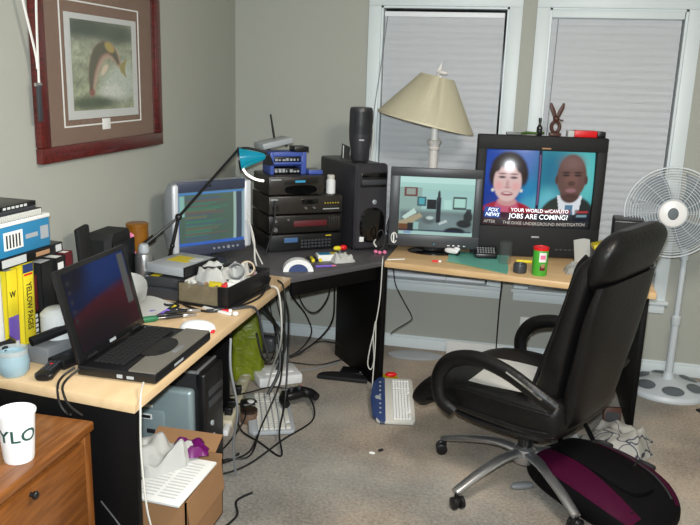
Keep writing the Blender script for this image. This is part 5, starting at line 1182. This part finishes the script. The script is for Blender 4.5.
# optical drives
def drive(label, loc, rz, m, lab, front='black', rx=0, ry=0):
    t = thing('optical_drive', label, 'disc drive', loc, rz, 'loose optical drives on the left desk', rx, ry)
    B().box(0, .20, 0, .25, 0, .040, .002).ob('case', m, t); B().box(.20, .21, 0.0, .25, -.001, .043, .002).ob('front_bezel', front, t)
    B().box(.02 + lab[0], .02 + lab[1], lab[2], lab[3], .040, .0412).ob('label', 'gold', t)
    B().box(.13, .175, .125, .19, .040, .0414).ob('paper_label', 'papergrey', t) if lab[4] else None
    return t
t = drive('silver optical drive with yellow label topmost on the drive pile', (.245, -1.755, DZ + .105), -12, 'lgrey', (.02, .13, .09, .19, True), 'black')
t = drive('lower optical drive showing printed side under the silver one', (.25, -1.79, DZ + .052), -4, 'dgrey', (.0, .04, .02, .06, False), 'offwhite')
tag(B().box(0, .26, 0, .19, 0, .050, .004).ob('drive_carton', 'dgrey'), 'dark metal drive at the bottom of the optical drive pile', 'disc drive', loc=(.23, -1.80, DZ), rz=-8)
t = thing('hard_drive', 'black drive with white label beside the silver optical drive', 'disc drive', (.465, -1.70, DZ + .105), -10)
B().box(0, .09, 0, .15, -.05, .028, .002).ob('case', 'black', t); B().box(.01, .075, .03, .10, .028, .0295).ob('label', 'papergrey', t)
# parts tray
TR = (.42, -1.90, DZ); TRZ = 36
t = thing('parts_tray', 'black tray with clear front compartments crammed with bits', 'tray', (.435, -1.845, DZ), -8)
tw, td, th = .25, .39, .10
B().box(0, tw, 0, td, 0, .008, .002).box(0, .008, 0, td, 0, th, .002).box(tw - .008, tw, 0, td, 0, th, .002).box(0, tw, td - .008, td, 0, th, .002).box(-.006, tw + .008, -.008, td, 0, .014, .003).ob('tray_body', 'black', t)
b = B(); b.box(.008, tw - .05, -.002, .004, .012, th - .005)
for k in range(5): b.box(.02 + k * .05, .024 + k * .05, 0, .045, .012, th - .008)
b.ob('clear_front', 'smoke', t)
rp = random.Random(11)
b = B(); b.box(tw - .05, tw, -.006, .006, .0, th, .002); b.ob('corner_post', 'black', t)
def in_tray(x, y, z): q = T((.435, -1.845, DZ), rz=-8) @ Vector((x, y, z)); return q
names = [('red_part', 'red', 'box'), ('white_part', 'paperw', 'box'), ('yellow_part', 'gold', 'box'), ('grey_part', 'lgrey', 'box'), ('tan_part', 'tan', 'box'), ('pink_part', 'pink', 'box'), ('metal_part', 'steel', 'box'), ('dark_part', 'dgrey', 'box')]
b = B()
for k in range(60):
    n_m = names[k % 8]; x, y = rp.uniform(.02, tw - .05), rp.uniform(.06, td - .04); z = rp.uniform(.04, .085); s_ = rp.uniform(.012, .028)
    b.m(n_m[1]).box(-s_, s_, -s_ * .5, s_ * .5, -s_ * .35, s_ * .35, .001, mtx=T((x, y, z), rp.uniform(-30, 30), rp.uniform(-30, 30), rp.uniform(0, 180)))
o = tag(b.ob('loose_parts', None), 'loose small coloured parts heaped in the black tray', 'parts', loc=(.435, -1.845, DZ), rz=-8); o['kind'] = 'stuff'
for (x, y, s_, lab, sd_) in ((.09, .16, .17, 'crumpled white wrapping paper at the left in the black tray', 3.1), (.15, .26, .14, 'pale torn paper standing at the back of the black tray', 8.2)):
    b = B(); b.grid(16, 14, crumple(16, 14, s_, s_ * .85, .09, sd_, .1, 3, .7)); b.thick(.0012)
    tag(b.ob('crumpled_paper', 'paperw'), lab, 'paper', loc=in_tray(x, y, .075), rz=-8)
for (x, y, r_, lab, m) in ((.17, .22, .036, 'grey paper-lined tape ring in the middle of the black tray', 'grey'), (.195, .28, .034, 'tan cardboard ring at the back right of the black tray', 'palering')):
    b = B(); b.lathe([(r_, 0), (r_, .035), (r_ - .006, .035), (r_ - .006, 0), (r_, 0)], 28, T((0, 0, .035), rx=62), cap=False); tag(b.ob('tape_ring', m), lab, 'ring', loc=in_tray(x, y, .075), rz=12)
tag(B().m('red').box(0, .03, 0, .018, 0, .012, .003).m('white').box(.03, .045, 0, .018, 0, .012, .003).ob('red_plug', None), 'red and white plug on the desk at the front corner of the tray', 'plug', loc=(.665, -1.915, DZ), rz=25)
cable('black cable curling along the front of the parts tray', [(.44, -1.84, DZ + .006), (.52, -1.90, DZ + .006), (.62, -1.93, DZ + .006), (.70, -1.85, DZ + .008), (.745, -1.68, DZ + .006), (.74, -1.55, DZ + .02), (.735, -1.48, DZ + .05)], .005)
# tools
def pliers(label, loc, rz, hm):
    t = thing('pliers', label, 'pliers', loc, rz, 'small pliers on the left desk')
    for s in (-1, 1):
        B().tube([(0, 0, .010), (-.04, s * .012, .010), (-.075, s * .020, .010), (-.115, s * .014, .010)], .0065, 8, 5).ob('handle', hm, t)
    B().prism([(-.006, -.010), (.012, -.010), (.05, -.003), (.05, .003), (.012, .010), (-.006, .010)], .004, .016, bev=.002).ob('jaws', 'steel', t); return t
pliers('black handled pliers lying nearest the white mouse', (.545, -2.02, DZ), 28, 'black')
pliers('black handled pliers lying between purple screwdriver and tray', (.535, -1.955, DZ), 22, 'blackmat')
t = thing('screwdriver', 'purple handled screwdriver lying on the white papers edge', 'screwdriver', (.40, -2.05, DZ + .012), 45)
B().lathe([(.009, 0), (.012, .01), (.012, .07), (.008, .09)], 16, T(ry=90)).ob('handle', 'purple', t); B().cyl((.09, 0, 0), (.16, 0, 0), .003).ob('blade', 'steel', t)
t = thing('screwdriver', 'green handled screwdriver lying beside the laptop base', 'screwdriver', (.40, -2.15, DZ + .012), 40)
B().lathe([(.009, 0), (.013, .01), (.013, .07), (.008, .085)], 16, T(ry=90)).ob('handle', 'green', t); B().cyl((.085, 0, 0), (.14, 0, 0), .003).ob('blade', 'steel', t)
t = thing('wire_coil', 'small yellow and green wire coil beside the purple screwdriver', 'wire', (.46, -1.96, DZ), 20)
b = B().m('ink'); b.tube([(.028 * math.cos(a * .6), .028 * math.sin(a * .6), .008 + .0015 * a) for a in range(20)], .006, 7, 2); b.ob('coil', None, t); B().sell((.012, 0, .018), (.014, .012, .010), .9, 12, 8).ob('clip', 'gold', t); B().sell((-.016, .006, .02), (.012, .010, .008), .9, 12, 8).ob('clip', 'cangreen', t)
tag(B().box(0, .16, 0, .018, 0, .010, .004).ob('cable_tie', 'white'), 'white flat plastic strip on the desk before the parts tray', 'strip', loc=(.565, -1.885, DZ), rz=-22)
tag(B().sell((0, 0, .010), (.013, .013, .010), .9, 14, 8).ob('earplug', 'white'), 'tiny white round plug at the end of the white strip', 'plug', loc=(.735, -1.935, DZ))
t = thing('computer_mouse', 'white wireless mouse on the desk edge beside the laptop palm rest', 'mouse', (.672, -2.175, DZ), 12)
b = B(); b.sell((0, 0, .016), (.070, .040, .034), .95, 28, 14)
for v in b.bm.verts: v.co.z = max(v.co.z, 0)
b.ob('shell', 'white', t); B().sell((.0, -.036, .014), (.05, .006, .010), .8, 14, 8).ob('side_grip', 'lgrey', t); B().sell((.058, -.015, .012), (.012, .012, .008), .8, 12, 8).ob('tail_light', 'red', t)
b = B(); b.grid(8, 8, lambda u, v: Vector((.15 * u, .22 * v, .004 + .035 * v * v + .010 * math.sin(2.2 * u + v) ** 2))); b.thick(.0015)
tag(b.ob('paper_sheet', 'paperw'), 'white sheets lying behind the laptop screen', 'paper', loc=(.265, -2.13, DZ), rz=-18)
b = B(); b.grid(10, 8, lambda u, v: Vector((.17 * u - .03 * math.sin(PI * v), .05 * v + .06 * math.sin(PI * u), .003 + .165 * v * (1 - .5 * u * u)))); b.thick(.0015)
tag(b.ob('curled_paper', 'paperw'), 'white curled paper standing right of the laptop lid', 'paper', loc=(.235, -2.06, DZ), rz=-25)

# desk lamp
t = thing('desk_lamp', 'black balance arm desk lamp with teal glowing shade before the desktop monitor', 'lamp', (.215, -1.50, DZ), 0)
def L_(p): return Vector(p) - Vector((.215, -1.50, DZ))
pv = (.285, -1.50, 1.072); hd_ = (.372, -.93, 1.348); cw_ = (.17, -1.61, .955)
B().lathe([(.055, 0), (.055, .02), (.045, .03), (.014, .036), (.012, .06)], 26).ob('base', 'black', t)
B().tube([(0, 0, .05), L_((.25, -1.50, .93)), L_(pv)], .009, 8, 0).ob('lower_arm', 'black', t)
b = B(); b.tube([L_(cw_), L_(pv)], .006, 8, 0); b.tube([L_(pv), L_(hd_)], .0075, 8, 0); b.ob('upper_arm', 'black', t)
b = B(); c0 = L_(cw_); dv = (L_(pv) - L_(cw_)).normalized(); b.cyl(c0 - dv * .03, c0 + dv * .05, .017, .015); b.ob('counterweight', 'black', t)
b = B(); b.sell(L_(pv), (.017, .017, .017), 1, 14, 8); b.sell(L_((.25, -1.50, .93)), (.012, .012, .012), 1, 12, 8); b.ob('joint', 'black', t)
# shade: cone opening to the left and down, towards the desk
o_ = L_(hd_); ax = Vector((-.92, -.30, -.12)).normalized(); tip = o_ + Vector((.135, .04, -.035))
q = ax.to_track_quat('Z', 'Y').to_matrix().to_4x4(); q.translation = tip
b = B(); b.lathe([(.012, 0), (.022, .02), (.060, .140), (.058, .140), (.020, .022), (.008, .004)], 32, q, cap=False); b.ob('shade', 'teallamp', t)
b = B(); b.lathe([(.060, .132), (.063, .132), (.063, .142), (.058, .142), (.060, .132)], 32, q, cap=False); b.ob('shade_rim', 'black', t)
b = B(); b.sell(tip + ax * .07, (.018, .018, .018), 1, 14, 8); b.ob('bulb', 'warm', t)
b = B().tube([o_ + Vector((.02, .01, -.105)), o_ + Vector((.045, .01, -.135)), o_ + Vector((.09, .015, -.158)), o_ + Vector((.135, .02, -.165))], .0065, 8, 6, flat=(.7, 1.0)); b.ob('rim_glow', 'warm', t, label='glowing white curved strip imitating the lit shade rim')  # emissive strip added below the shade, stands in for its lamplit lower rim
b = B(); b.tube([o_, o_ + Vector((.05, .01, .006)), tip + Vector((0, 0, .02)), tip], .007, 8, 4); b.prism([(0, 0), (.055, -.005), (.03, .05)], -.02, .02, mtx=Matrix.Translation(tip + Vector((-.01, 0, -.04))) @ T(rx=90)); b.ob('head_joint', 'black', t)
cable('white cable dropping behind the right edge of the desktop monitor', [(.47, -1.06, 1.0), (.49, -1.06, .95), (.51, -1.07, .88), (.52, -1.09, .80), (.54, -1.12, DZ + .006)], .005, 'cablew')
cable('second white cable dropping behind the right edge of the desktop monitor', [(.46, -1.04, 1.03), (.475, -1.03, .95), (.50, -1.04, .85), (.56, -1.08, DZ + .006)], .004, 'offwhite')
cable('black cable hanging in front of the hi-fi stack', [(.53, -.79, DZ + .30), (.535, -.81, DZ + .2), (.52, -.83, DZ + .1), (.50, -.86, DZ + .006)], .006)
